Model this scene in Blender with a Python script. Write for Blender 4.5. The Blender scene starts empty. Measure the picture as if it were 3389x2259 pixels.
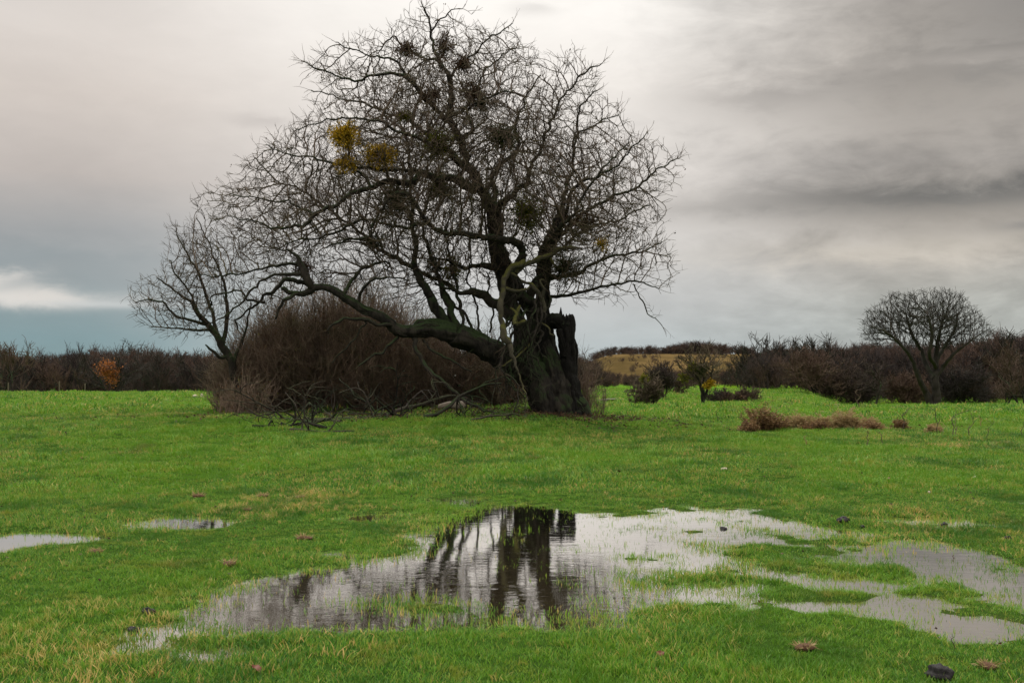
import bpy, math, random
import numpy as np
from mathutils import Vector, kdtree
import time
T0 = time.time()
def tick(s): print('TICK %-14s %.1f' % (s, time.time()-T0))
rng = np.random.default_rng(7); random.seed(7)
SC = bpy.context.scene; COL = SC.collection
F = 3634.0; HY = 1235.0; CX = 1694.5; CY = 1129.5; EYE = 1.6
TH = math.atan((HY-CY)/F)
D0 = 33.0
# ------------------------------------------------------------------ helpers
def sst(a, b, x):
    t = np.clip((np.asarray(x, float)-a)/(b-a), 0, 1); return t*t*(3-2*t)
def _h(i, j, k, s):
    n = (i*374761393 + j*668265263 + k*2147483647 + s*974711) & 0xffffffff
    n = ((n ^ (n >> 13))*1274126177) & 0xffffffff
    n = (n ^ (n >> 16)) & 0xffffffff
    return n/4294967295.0
def vnoise(x, y, z=0.0, s=0):
    x = np.asarray(x, float); y = np.asarray(y, float); z = np.zeros_like(x)+z
    xi, yi, zi = np.floor(x).astype(np.int64), np.floor(y).astype(np.int64), np.floor(z).astype(np.int64)
    u, v, w = x-xi, y-yi, z-zi
    u, v, w = u*u*(3-2*u), v*v*(3-2*v), w*w*(3-2*w)
    r = 0
    for a in (0, 1):
        for b in (0, 1):
            for c in (0, 1):
                r = r + (u if a else 1-u)*(v if b else 1-v)*(w if c else 1-w)*_h(xi+a, yi+b, zi+c, s)
    return r*2-1
def fbm(x, y, z=0.0, s=0, o=3):
    r, a = 0, 1.0
    for k in range(o):
        r = r+a*vnoise(np.asarray(x)*2**k, np.asarray(y)*2**k, np.asarray(z)*2**k, s+k); a *= .5
    return r/1.6
def ray(px, py):
    u = (np.asarray(px, float)-CX)/F; v = (CY-np.asarray(py, float))/F
    c, s = math.cos(TH), math.sin(TH)
    return u, c-v*s, s+v*c
def P(px, py, Y):
    """world point seen at photo pixel px,py at depth Y (metres along +Y)"""
    dx, dy, dz = ray(px, py); t = Y/dy
    return np.array([dx*t, Y, EYE+dz*t])
# ------------------------------------------------------------------ terrain
# wet places: centre and half-size given as where they lie in the view, stored on the ground plane
WET = [(1080,2050,330,40,.62),(1850,2010,200,40,.55),(1600,1775,250,50,1.5),(1720,1705,170,34,1.3),(1480,1890,300,50,1.25),(1880,1810,150,100,1.1),(1200,1920,280,46,.95),(1640,1950,260,44,.7),
 (780,2020,170,40,.95),(900,1970,220,46,.9),(2030,1745,190,26,1.25),(2300,1720,230,30,1.05),(2480,1712,110,20,.75),(2160,1815,160,24,.9),(2330,1850,140,16,.75),
 (2330,1960,220,28,1.05),(2560,1895,240,20,.9),(2760,1760,140,14,.75),(2900,1830,230,24,.95),(3130,1855,220,28,1.0),(3370,1950,190,100,1.45),
 (2960,1990,170,24,.95),(3060,2050,190,26,.9),(2800,1930,130,16,.75),(580,1725,160,20,1.0),(690,1735,90,12,.85),(230,1782,170,15,.9),(20,1800,90,30,1.15),
 (80,1775,130,12,.8),(3060,1727,140,12,1.05),(3360,1662,60,7,.6),(1480,1655,140,16,.75),(470,2100,110,30,.75),(720,2150,180,28,.72),(1250,1710,130,18,.62),(3300,2090,170,30,.72),
 (2100,1900,170,60,.62),(1300,2050,380,34,.62),(2700,2010,160,20,.6),(2480,1780,200,16,.62),(430,2150,80,24,.62),(3170,1730,120,10,.62),(1110,1830,100,14,.62)]
WW = []
for (cx, cy, rx, ry, am) in WET:
    if cx > 1950: ry *= 1.4; am += .20
    elif cx > 1000 and cy > 1850: am += .22; ry *= 1.15
    else: am += .12; ry *= 1.15
    yc = EYE*F/(cy-HY); y1 = EYE*F/(cy-ry-HY); y2 = EYE*F/(cy+ry-HY)
    WW.append(((cx-CX)/F*yc, yc, rx/F*yc, (y1-y2)/2, am))
def wet(x, y):
    r = np.zeros_like(x, float)
    for (a, b, c, d, am) in WW:
        e = ((x-a)/c)**2+((y-b)/d)**2
        r = r+am*np.exp(-np.minimum(e*.9, 40))
    rt = sst(.2, 1.4, x/np.maximum(y, 3)*9)
    n = (.30+.34*rt)*fbm(x*1.7, y*1.9, 0, 11, 3)+(.16+.42*rt)*fbm(x*4.5, y*4.2, 0, 15, 3)
    return np.where(r > .05, np.minimum(r, 1.5-.35*rt)*1.0+n*np.minimum(1, r*2.2), 0)
def terrain(x, y, small=True):
    x = np.asarray(x, float); y = np.asarray(y, float)
    a = x/np.maximum(y, 20)*F+CX
    left = sst(2050, 1500, a)
    z = left*.32*sst(15, 31, y)
    z = z-left*1.7*sst(66, 108, y)
    z = z+.32*np.exp(-((x-1.2)/3.6)**2-((y-33.5)/3.2)**2)
    right = sst(1900, 2050, a)
    z = z+right*(.07*sst(38, 50, y)-.17*sst(50, 54, y)+.12*sst(60, 80, y))
    far = sst(2640, 2820, a)
    z = z-far*(1.0*sst(50, 85, y)-.45*sst(88, 115, y))
    hill = sst(1850, 2050, a)
    z = z+sst(140, 300, y)*(2.4+3.8*hill)+.5*sst(115, 200, y)
    z = z+(.025+.03*fbm(x*.25, y*.18, 0, 3, 3))*sst(12, 20, y)+.10*fbm(x*.05, y*.05, 0, 5, 3)*sst(22, 50, y)
    if small:
        wt = wet(x, y)
        z = z+.026*sst(30, 16, y)-.044*np.clip(wt, 0, 1.25)+.012*fbm(x*2.3, y*2.3, 0, 9, 3)+.013*fbm(x*8, y*7, 0, 10, 2)*sst(20, 14, y)
    return z
def tz(x, y): return float(terrain(np.array([x]), np.array([y]))[0])
def G(px, py):
    """ground point seen at a photo pixel"""
    dx, dy, dz = ray(px, py)
    t = np.concatenate([np.linspace(4, 70, 1400), np.linspace(70, 400, 900)])
    X, Y, Z = dx*t, dy*t, EYE+dz*t
    g = terrain(X, Y); k = np.nonzero(Z <= g)[0]
    k = k[0] if len(k) else len(t)-1
    return np.array([X[k], Y[k], g[k]])
# ------------------------------------------------------------------ mesh builders
def mesh_np(name, V, loops, starts, mat, smooth=True, attrs=None):
    me = bpy.data.meshes.new(name)
    V = np.ascontiguousarray(V, np.float32); loops = np.ascontiguousarray(loops, np.int32); starts = np.ascontiguousarray(starts, np.int32)
    me.vertices.add(len(V)); me.vertices.foreach_set('co', V.ravel())
    me.loops.add(len(loops)); me.loops.foreach_set('vertex_index', loops)
    me.polygons.add(len(starts)); me.polygons.foreach_set('loop_start', starts)
    me.update(calc_edges=True)
    me.polygons.foreach_set('use_smooth', np.full(len(starts), smooth))
    for k, v in (attrs or {}).items():
        at = me.attributes.new(k, 'FLOAT', 'POINT'); at.data.foreach_set('value', np.ascontiguousarray(v, np.float32))
    for m in (mat if isinstance(mat, (list, tuple)) else [mat]): me.materials.append(m)
    me.update()
    return me
def quads(name, V, Q, mat, smooth=True, attrs=None):
    Q = np.asarray(Q, np.int32)
    return mesh_np(name, V, Q.ravel(), np.arange(len(Q))*4, mat, smooth, attrs)
class Geo:
    """collects tubes and leaves, builds them as one mesh"""
    def __init__(s): s.V = []; s.Q = []; s.n = 0; s.A = []; s.T = []
    def raw(s, V, Q, a=0.5):
        s.V.append(np.asarray(V, float)); s.Q.append(np.asarray(Q, np.int64)+s.n); s.A.append(np.zeros(len(V))+a); s.n += len(V)
    def tubes(s, lines, sides=3, bump=0.0, a=None, freq=3.0, ridge=0.0):
        if not lines: return
        pts = np.concatenate([np.asarray(l[0], float) for l in lines]); rad = np.concatenate([np.asarray(l[1], float) for l in lines])
        L = np.array([len(l[0]) for l in lines]); off = np.concatenate([[0], np.cumsum(L)[:-1]]); N = len(pts)
        lid = np.repeat(np.arange(len(lines)), L)
        first = np.zeros(N, bool); first[off] = True; last = np.zeros(N, bool); last[off+L-1] = True
        nx = np.arange(N)+1; nx[last] = np.nonzero(last)[0]; pv = np.arange(N)-1; pv[first] = np.nonzero(first)[0]
        T = pts[nx]-pts[pv]; T /= np.maximum(np.linalg.norm(T, axis=1, keepdims=True), 1e-9)
        ov = pts[off+L-1]-pts[off]; ax = np.argmin(np.abs(ov), axis=1)
        ref = np.eye(3)[ax][lid]
        U = np.cross(T, ref); U /= np.maximum(np.linalg.norm(U, axis=1, keepdims=True), 1e-9); W = np.cross(T, U)
        ang = np.arange(sides)*2*math.pi/sides
        R = rad[:, None, None]*(np.cos(ang)[None, :, None]*U[:, None, :]+np.sin(ang)[None, :, None]*W[:, None, :])
        if bump:
            q = (pts[:, None, :]+R)
            nn = fbm(q[..., 0]*freq, q[..., 1]*freq, q[..., 2]*freq*.45, 21, 4)
            if ridge:
                cum = np.concatenate([np.cumsum(np.linalg.norm(np.diff(np.asarray(l[0]), axis=0, prepend=[l[0][0]]), axis=1)) for l in lines])
                rg_ = fbm(np.cos(ang)[None, :]*2.4+cum[:, None]*.15, np.sin(ang)[None, :]*2.4, cum[:, None]*.9+lid[:, None]*7.3, 77, 4)
                nn = nn+ridge/bump*(.35-np.abs(rg_)*1.6)
            R = R*(1+bump*nn)[..., None]
        V = (pts[:, None, :]+R).reshape(-1, 3)
        i = np.nonzero(~last)[0]; k = np.arange(sides); k2 = (k+1) % sides
        Q = np.stack([i[:, None]*sides+k, i[:, None]*sides+k2, (i[:, None]+1)*sides+k2, (i[:, None]+1)*sides+k], -1).reshape(-1, 4)
        aa = rng.random(len(lines))[lid] if a is None else np.zeros(N)+a
        s.V.append(V); s.Q.append(Q+s.n); s.A.append(np.repeat(aa, sides)); s.n += len(V)
        base = s.n-len(V)
        idx = np.nonzero((last | first) & (rad > .02))[0]              # end caps for the thick ones
        if len(idx) and sides >= 4:
            c = V.reshape(N, sides, 3)[idx].mean(1); b = s.n; m = np.arange(len(idx))[:, None]; kk = np.arange(sides)[None, :]
            q = np.stack([b+m+0*kk, base+idx[:, None]*sides+kk, base+idx[:, None]*sides+(kk+1) % sides], -1).reshape(-1, 3)
            s.V.append(c); s.A.append(np.full(len(c), .5)); s.n += len(c); s.T.append(q)
    def leaves(s, C, size, ratio=.45, a=None, up=None):
        """small 4-sided leaves, random or given directions; each folded a little"""
        n = len(C); C = np.asarray(C, float)
        d = rng.normal(size=(n, 3)) if up is None else up+rng.normal(size=(n, 3))*.5
        d /= np.linalg.norm(d, axis=1, keepdims=True)
        w = np.cross(d, rng.normal(size=(n, 3))); w /= np.linalg.norm(w, axis=1, keepdims=True)
        L = (np.zeros(n)+size)[:, None]*(.7+.6*rng.random((n, 1)))
        m = C+d*L*.5; nrm = np.cross(d, w)*L*.12
        V = np.stack([C, m+w*L*ratio*.5+nrm, C+d*L, m-w*L*ratio*.5+nrm], 1).reshape(-1, 3)
        Q = np.arange(n*4).reshape(-1, 4)
        aa = rng.random(n) if a is None else np.zeros(n)+a
        s.V.append(V); s.Q.append(Q+s.n); s.A.append(np.repeat(aa, 4)); s.n += len(V)
    def mesh(s, name, mat, smooth=True, origin=None):
        V = np.concatenate(s.V)
        if origin is not None: V = V-np.asarray(origin)
        Q = np.concatenate(s.Q); A = {'tint': np.concatenate(s.A)}
        if not s.T: return quads(name, V, Q, mat, smooth, A)
        T = np.concatenate(s.T)
        return mesh_np(name, V, np.concatenate([Q.ravel(), T.ravel()]), np.concatenate([np.arange(len(Q))*4, len(Q)*4+np.arange(len(T))*3]), mat, smooth, A)
def put(name, me, parent=None, loc=None):
    o = bpy.data.objects.new(name, me); COL.objects.link(o)
    if parent is not None: o.parent = parent
    if loc is not None: o.location = loc
    return o
def tag(o, label=None, cat=None, group=None, kind=None):
    if label: o['label'] = label
    if cat: o['category'] = cat
    if group: o['group'] = group
    if kind: o['kind'] = kind
    return o
def thing(name, loc, label, cat, group=None, rz=0):
    o = bpy.data.objects.new(name, None); COL.objects.link(o); o.empty_display_size = .2
    o.location = [float(v) for v in loc]; o.rotation_euler = (0, 0, rz)
    return tag(o, label, cat, group)
def dup(root, loc, rz=0, sc=(1, 1, 1), label=None, group=None):
    r = root.copy(); COL.objects.link(r); r.location = [float(v) for v in loc]; r.rotation_euler = (0, 0, rz); r.scale = sc
    if label: r['label'] = label
    if group: r['group'] = group
    for ch in list(root.children):
        c = ch.copy(); COL.objects.link(c); c.parent = r
    return r
# ------------------------------------------------------------------ materials
def lin(c): return tuple((v/255/12.92 if v/255 <= .04045 else ((v/255+.055)/1.055)**2.4) for v in c)+(1,)
class NT:
    def __init__(s, nt): s.t = nt; s.n = nt.nodes; s.l = nt.links
    def N(s, typ, **kw):
        n = s.n.new(typ)
        for k, v in kw.items(): setattr(n, k, v)
        return n
    def val(s, sock, v):
        if hasattr(v, 'is_output'): s.l.new(v, sock)
        else: sock.default_value = v
    def math(s, op, a, b=0.0, c=0.0, clamp=False):
        n = s.N('ShaderNodeMath', operation=op, use_clamp=clamp)
        s.val(n.inputs[0], a); s.val(n.inputs[1], b); s.val(n.inputs[2], c); return n.outputs[0]
    def noise(s, vec, scale, detail=4, rough=.55, dist=0.0, dim='3D'):
        n = s.N('ShaderNodeTexNoise'); n.noise_dimensions = dim
        s.val(n.inputs['Vector'], vec); n.inputs['Scale'].default_value = scale; n.inputs['Detail'].default_value = detail
        n.inputs['Roughness'].default_value = rough; n.inputs['Distortion'].default_value = dist; return n.outputs[0]
    def mix(s, f, a, b):
        n = s.N('ShaderNodeMix', data_type='RGBA'); s.val(n.inputs[0], f); s.val(n.inputs[6], a); s.val(n.inputs[7], b); return n.outputs[2]
    def ss(s, x, a, b, lo=0.0, hi=1.0):
        n = s.N('ShaderNodeMapRange', interpolation_type='SMOOTHSTEP'); s.val(n.inputs[0], x)
        n.inputs[1].default_value = a; n.inputs[2].default_value = b; n.inputs[3].default_value = lo; n.inputs[4].default_value = hi; return n.outputs[0]
    def scale(s, vec, v):
        n = s.N('ShaderNodeVectorMath', operation='MULTIPLY'); s.val(n.inputs[0], vec); n.inputs[1].default_value = v; return n.outputs[0]
def material(name):
    m = bpy.data.materials.new(name); m.use_nodes = True
    t = NT(m.node_tree); b = t.n['Principled BSDF']; b.inputs['Specular IOR Level'].default_value = .25
    return m, t, b
def bark(name, c1, c2, moss=(.05, .06, .012, 1), mossamt=.5, rough=.9, sc=6, bump=.6, light=None):
    m, t, b = material(name)
    pos = t.N('ShaderNodeNewGeometry'); tc = t.N('ShaderNodeTexCoord').outputs['Object']
    at = t.N('ShaderNodeAttribute', attribute_name='tint').outputs['Fac']
    n1 = t.noise(t.scale(tc, (1, 1, .35)), sc, 6, .65); col = t.mix(t.ss(n1, .35, .65), c1, c2)
    col = t.mix(t.math('MULTIPLY', at, .5), col, light or c2)
    sep = t.N('ShaderNodeSeparateXYZ'); t.l.new(pos.outputs['Normal'], sep.inputs[0])
    f = t.math('ADD', t.math('MULTIPLY', sep.outputs[2], .35), t.noise(tc, 1.3, 4, .6))
    f = t.ss(f, .75-mossamt*.5, 1.0-mossamt*.5, 0, .9)
    col = t.mix(f, col, moss)
    t.l.new(col, b.inputs['Base Color']); b.inputs['Roughness'].default_value = rough
    bp = t.N('ShaderNodeBump'); bp.inputs['Strength'].default_value = bump; bp.inputs['Distance'].default_value = .08
    t.l.new(t.noise(t.scale(tc, (1, 1, .3)), sc*2.5, 5, .7), bp.inputs['Height']); t.l.new(bp.outputs[0], b.inputs['Normal'])
    return m
def vary(m, amt=.8, c1=(.018, .016, .018, 1), c2=(.085, .048, .034, 1)):
    t = NT(m.node_tree); b = t.n['Principled BSDF']; src = b.inputs['Base Color'].links[0].from_socket
    r = t.N('ShaderNodeObjectInfo').outputs['Random']; t.l.new(t.mix(t.math('MULTIPLY', t.ss(r, 0, 1), 0.55), t.mix(t.math('MULTIPLY', t.ss(r, .75, .1), amt), src, c1), c2), b.inputs['Base Color'])
def leafmat(name, cols, trans=.3, rough=.6, big=None):
    """cols: list of colours spread over the random leaf value"""
    m, t, b = material(name)
    at = t.N('ShaderNodeAttribute', attribute_name='tint').outputs['Fac']
    r = t.N('ShaderNodeValToRGB'); t.l.new(at, r.inputs[0]); e = r.color_ramp.elements
    while len(e) < len(cols): e.new(.5)
    for i, c in enumerate(cols): e[i].position = i/(len(cols)-1); e[i].color = c if len(c) == 4 else c+(1,)
    col = r.outputs[0]
    if big:
        ps = t.N('ShaderNodeNewGeometry').outputs['Position']
        for (scl, lo, hi, c, amt) in big:
            col = t.mix(t.ss(t.noise(t.scale(ps, scl), 1.0, 4, .6), lo, hi, 0, amt), col, c)
    t.l.new(col, b.inputs['Base Color']); b.inputs['Roughness'].default_value = rough
    if trans:
        tr = t.N('ShaderNodeBsdfTranslucent'); t.l.new(col, tr.inputs[0])
        mx = t.N('ShaderNodeMixShader'); mx.inputs[0].default_value = trans
        t.l.new(b.outputs[0], mx.inputs[1]); t.l.new(tr.outputs[0], mx.inputs[2]); t.l.new(mx.outputs[0], t.n['Material Output'].inputs[0])
    return m
GREEN_BIG = [((.9, .5, .3), .5, .62, (.022, .11, .008, 1), .65), ((.22, .14, .1), .44, .60, (.14, .30, .014, 1), .6), ((2.2, 1.6, .3), .55, .68, (.30, .27, .04, 1), .45), ((.6, .4, .3), .60, .72, (.12, .10, .03, 1), .5)]
M_GRASS = leafmat('grass_blades', [(.018, .075, .010), (.052, .180, .018), (.098, .265, .024), (.135, .31, .028), (.21, .34, .035), (.31, .34, .055), (.52, .36, .12)], .35, .5, GREEN_BIG)
M_BARK = bark('dark_bark', (.004, .0035, .003, 1), (.034, .029, .023, 1), (.022, .040, .011, 1), .45, light=(.045, .037, .030, 1))
M_MOSSY = bark('mossy_bark', (.028, .025, .018, 1), (.075, .066, .046, 1), (.085, .085, .018, 1), .55, light=(.08, .07, .05, 1))
M_CHAR = bark('charred_wood', (.004, .0035, .003, 1), (.010, .0085, .007, 1), (.02, .028, .012, 1), .15, sc=9, bump=1.0, light=(.022, .018, .015, 1))
M_TWIG = bark('twig_bark', (.030, .022, .017, 1), (.075, .055, .042, 1), (.05, .05, .015, 1), .25, sc=3, bump=.2, light=(.20, .145, .105, 1))
M_REDTWIG = bark('red_brown_twigs', (.026, .018, .015, 1), (.15, .100, .076, 1), (.08, .085, .035, 1), .3, sc=.9, bump=.1, light=(.46, .33, .25, 1))
M_WOODTWIG = bark('woodland_bark', (.036, .026, .022, 1), (.078, .053, .042, 1), (.06, .06, .028, 1), .2, sc=.6, bump=.1, light=(.19, .122, .094, 1))
vary(M_WOODTWIG)
M_GREYBARK = bark('grey_oak_bark', (.012, .011, .010, 1), (.032, .027, .023, 1), (.02, .028, .012, 1), .25, sc=3, bump=.5, light=(.06, .047, .038, 1))
M_DEADWOOD = bark('dead_wood', (.025, .02, .018, 1), (.06, .05, .042, 1), (.05, .06, .025, 1), .3, light=(.09, .075, .06, 1))
M_GOLD = leafmat('golden_mistletoe', [(.10, .09, .008), (.30, .20, .012), (.50, .31, .018), (.62, .40, .03)], .3)
M_OLIVE = leafmat('olive_mistletoe', [(.04, .055, .008), (.12, .13, .014), (.24, .21, .02)], .3)
M_DARKM = leafmat('dark_mistletoe', [(.024, .036, .012), (.05, .065, .018), (.08, .085, .025)], .25)
M_DRYM = leafmat('withered_leaves', [(.035, .022, .014), (.07, .04, .022), (.10, .055, .028)], .25)
M_BUSHLEAF = leafmat('thicket_leaves', [(.07, .03, .016), (.14, .06, .025), (.20, .09, .035), (.06, .08, .016), (.22, .17, .03)], .3)
M_IVY = leafmat('ivy_leaves', [(.015, .035, .010), (.03, .06, .016), (.06, .08, .02)], .2, .4)
M_ORANGE = leafmat('orange_leaves', [(.22, .075, .022), (.36, .13, .035), (.45, .17, .05)], .3)
M_BRACKEN = leafmat('dead_bracken', [(.07, .035, .016), (.15, .08, .038), (.25, .14, .06), (.36, .25, .12)], .2)
M_STRAW = leafmat('dry_grass', [(.24, .16, .07), (.36, .26, .12), (.42, .33, .17)], .3)
def plain(name, c1, c2, sc=20, rough=.8, bump=.4, spec=.3):
    m, t, b = material(name); tc = t.N('ShaderNodeTexCoord').outputs['Object']
    t.l.new(t.mix(t.noise(tc, sc, 5, .6), c1, c2), b.inputs['Base Color']); b.inputs['Roughness'].default_value = rough
    b.inputs['Specular IOR Level'].default_value = spec
    bp = t.N('ShaderNodeBump'); bp.inputs['Strength'].default_value = bump; bp.inputs['Distance'].default_value = .01
    t.l.new(t.noise(tc, sc*2, 5, .7), bp.inputs['Height']); t.l.new(bp.outputs[0], b.inputs['Normal']); return m
M_STONE = plain('pale_stone', (.34, .29, .20, 1), (.52, .46, .35, 1))
M_CLOD = plain('dark_clod', (.008, .007, .008, 1), (.025, .022, .022, 1), 40, .7, .8)
M_MOUND = plain('brown_soil', (.05, .025, .014, 1), (.12, .06, .03, 1), 40, .9, .8)
M_CUTWOOD = plain('weathered_log', (.16, .13, .105, 1), (.30, .25, .20, 1), 8, .85, .4)
M_POST = plain('post_wood', (.08, .065, .05, 1), (.15, .12, .09, 1), 8, .9, .4)
# ground
def ground_mat():
    m, t, b = material('meadow_ground'); b.inputs['Specular IOR Level'].default_value = 0.0
    ps = t.N('ShaderNodeNewGeometry').outputs['Position']; sep = t.N('ShaderNodeSeparateXYZ'); t.l.new(ps, sep.inputs[0])
    X, Y, Z = sep.outputs
    g = t.mix(t.noise(t.scale(ps, (1, .7, 1)), 2.2, 6, .65), (.05, .14, .014, 1), (.13, .27, .025, 1))
    g = t.mix(t.ss(t.noise(t.scale(ps, (.10, .05, .1)), 1, 4, .6), .45, .62, 0, .6), g, (.15, .23, .010, 1))
    g = t.mix(t.ss(t.noise(t.scale(ps, (.35, .12, .3)), 1, 5, .6), .58, .68, 0, .55), g, (.03, .10, .006, 1))
    near = t.ss(Y, 30, 45)
    soil = t.mix(t.noise(ps, 9, 5, .7), (.014, .032, .007, 1), (.04, .085, .012, 1))
    g = t.mix(near, soil, g)
    # grass thins to bare mud where water stands
    g = t.mix(t.math('MULTIPLY', t.ss(Z, .012, -.012), t.ss(Y, 30, 20)), g, (.050, .050, .022, 1))
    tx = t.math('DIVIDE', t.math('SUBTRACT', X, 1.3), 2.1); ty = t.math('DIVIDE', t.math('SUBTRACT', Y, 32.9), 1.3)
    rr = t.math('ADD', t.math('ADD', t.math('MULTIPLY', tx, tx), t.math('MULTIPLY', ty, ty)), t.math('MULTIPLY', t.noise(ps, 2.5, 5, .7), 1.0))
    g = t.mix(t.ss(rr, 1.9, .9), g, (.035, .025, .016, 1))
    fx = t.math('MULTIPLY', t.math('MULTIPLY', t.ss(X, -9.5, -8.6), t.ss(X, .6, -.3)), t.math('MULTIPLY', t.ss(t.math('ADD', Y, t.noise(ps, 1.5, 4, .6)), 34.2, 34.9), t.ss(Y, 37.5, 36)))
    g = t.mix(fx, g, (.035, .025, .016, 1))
    # dry hillside pasture
    hill = t.ss(Y, 128, 150)
    dry = t.mix(t.ss(t.noise(t.scale(ps, (.07, .025, .1)), 1, 6, .7), .4, .62), (.070, .050, .020, 1), (.125, .086, .036, 1))
    g = t.mix(hill, g, dry)
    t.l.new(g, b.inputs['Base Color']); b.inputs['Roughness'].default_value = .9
    bp = t.N('ShaderNodeBump'); bp.inputs['Strength'].default_value = .7; bp.inputs['Distance'].default_value = .06
    t.l.new(t.noise(t.scale(ps, (1, .6, 1)), 6, 6, .7), bp.inputs['Height']); t.l.new(bp.outputs[0], b.inputs['Normal'])
    return m
def water_mat():
    m, t, b = material('standing_water')
    ps = t.N('ShaderNodeNewGeometry').outputs['Position']
    fr = t.N('ShaderNodeFresnel'); fr.inputs['IOR'].default_value = 1.9
    bp = t.N('ShaderNodeBump'); bp.inputs['Strength'].default_value = .15; bp.inputs['Distance'].default_value = .004
    rip = t.math('MULTIPLY', t.noise(t.scale(ps, (4, 9, 1)), 1.0, 4, .55, .9), t.ss(t.noise(ps, .8, 3, .5), .35, .6, .25, 1.3))
    t.l.new(rip, bp.inputs['Height']); t.l.new(bp.outputs[0], fr.inputs['Normal'])
    gl = t.N('ShaderNodeBsdfGlossy'); gl.inputs['Roughness'].default_value = .03; gl.inputs[0].default_value = (1, .98, .95, 1); t.l.new(bp.outputs[0], gl.inputs['Normal'])
    df = t.N('ShaderNodeBsdfDiffuse'); t.l.new(t.mix(t.noise(ps, 4, 5, .65), (.028, .022, .013, 1), (.05, .040, .024, 1)), df.inputs[0])
    mx = t.N('ShaderNodeMixShader'); t.l.new(t.math('MULTIPLY', fr.outputs[0], 1.95, clamp=True), mx.inputs[0]); t.l.new(df.outputs[0], mx.inputs[1]); t.l.new(gl.outputs[0], mx.inputs[2])
    t.l.new(mx.outputs[0], t.n['Material Output'].inputs[0]); return m
# ------------------------------------------------------------------ ground and water
ys = np.concatenate([np.linspace(-40, 4, 20)[:-1], np.linspace(4, 17, 330)[:-1], np.linspace(17, 40, 170)[:-1], np.linspace(40, 130, 150)[:-1], np.geomspace(130, 2500, 70)])
xp = np.concatenate([np.linspace(0, 8, 130)[:-1], np.linspace(8, 40, 110)[:-1], np.geomspace(40, 2200, 60)])
xs = np.concatenate([-xp[::-1][:-1], xp])
gx, gy = np.meshgrid(xs, ys); gz = terrain(gx.ravel(), gy.ravel())
V = np.stack([gx.ravel(), gy.ravel(), gz], 1); nx, ny = len(xs), len(ys)
ii = (np.arange(ny-1)[:, None]*nx+np.arange(nx-1)).ravel()
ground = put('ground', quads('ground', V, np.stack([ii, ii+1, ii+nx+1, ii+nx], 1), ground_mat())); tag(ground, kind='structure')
wv = [(-14, 3.5, 0), (14, 3.5, 0), (14, 18.5, 0), (-14, 18.5, 0)]
water = put('water', quads('water', wv, [[0, 1, 2, 3]], water_mat(), False)); tag(water, kind='structure')
# thin water lying in the far field
fw = Geo()
for (a, b, y, h) in [(1935, 2070, 1327, 3), (2210, 2275, 1334, 2), (2290, 2365, 1334, 3), (2410, 2500, 1334, 3), (2590, 2630, 1354, 2)]:
    n = 14; xs_ = np.linspace(a, b, n); top = []; bot = []
    for k, q in enumerate(xs_):
        w = h*math.sin(math.pi*(k+.3)/(n-.4))*(.6+.8*random.random())
        g1 = G(q, y+w); g2 = G(q, y-w); top.append(g2); bot.append(g1)
    V = np.array(bot+top); V[:, 2] = V[:, 2].max()+.012
    fw.raw(V, [[k, k+1, n+k+1, n+k] for k in range(n-1)])
MW2, t, b = material('pale_shallow_water'); b.inputs['Base Color'].default_value = (.30, .26, .18, 1); b.inputs['Roughness'].default_value = .08; b.inputs['IOR'].default_value = 1.7; b.inputs['Specular IOR Level'].default_value = .5
tag(put('far_water', fw.mesh('far_water', MW2, False)), kind='structure')
# ------------------------------------------------------------------ scatter (geometry nodes, only for uncountable stuff)
def scatter(name, pts, rotz, tilt, scl, pick, protos, label, cat):
    col = bpy.data.collections.new(name+'_sources')
    for i, me in enumerate(protos):
        col.objects.link(bpy.data.objects.new('%s_source_%02d' % (name, i), me))
    me = bpy.data.meshes.new(name); n = len(pts)
    me.vertices.add(n); me.vertices.foreach_set('co', np.ascontiguousarray(pts, np.float32).ravel())
    r = me.attributes.new('rot', 'FLOAT_VECTOR', 'POINT'); r.data.foreach_set('vector', np.ascontiguousarray(np.stack([tilt[:, 0], tilt[:, 1], rotz], 1), np.float32).ravel())
    r = me.attributes.new('scl', 'FLOAT_VECTOR', 'POINT'); r.data.foreach_set('vector', np.ascontiguousarray(scl, np.float32).ravel())
    r = me.attributes.new('pick', 'INT', 'POINT'); r.data.foreach_set('value', np.ascontiguousarray(pick, np.int32))
    o = put(name, me); tag(o, label, cat, kind='stuff')
    ng = bpy.data.node_groups.new(name+'_nodes', 'GeometryNodeTree')
    ng.interface.new_socket('Geometry', in_out='INPUT', socket_type='NodeSocketGeometry'); ng.interface.new_socket('Geometry', in_out='OUTPUT', socket_type='NodeSocketGeometry')
    N = ng.nodes.new; L = ng.links.new
    gi = N('NodeGroupInput'); go = N('NodeGroupOutput'); ip = N('GeometryNodeInstanceOnPoints'); ci = N('GeometryNodeCollectionInfo')
    ci.inputs['Collection'].default_value = col; ci.inputs['Separate Children'].default_value = True; ci.inputs['Reset Children'].default_value = True
    def attr(nm, ty):
        a = N('GeometryNodeInputNamedAttribute'); a.data_type = ty; a.inputs['Name'].default_value = nm; return a.outputs['Attribute']
    er = N('FunctionNodeEulerToRotation'); L(attr('rot', 'FLOAT_VECTOR'), er.inputs[0])
    L(gi.outputs[0], ip.inputs['Points']); L(ci.outputs[0], ip.inputs['Instance']); ip.inputs['Pick Instance'].default_value = True
    L(attr('pick', 'INT'), ip.inputs['Instance Index']); L(er.outputs[0], ip.inputs['Rotation']); L(attr('scl', 'FLOAT_VECTOR'), ip.inputs['Scale'])
    L(ip.outputs[0], go.inputs[0])
    md = o.modifiers.new('scatter', 'NODES'); md.node_group = ng
    return o
tick('grass')
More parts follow.
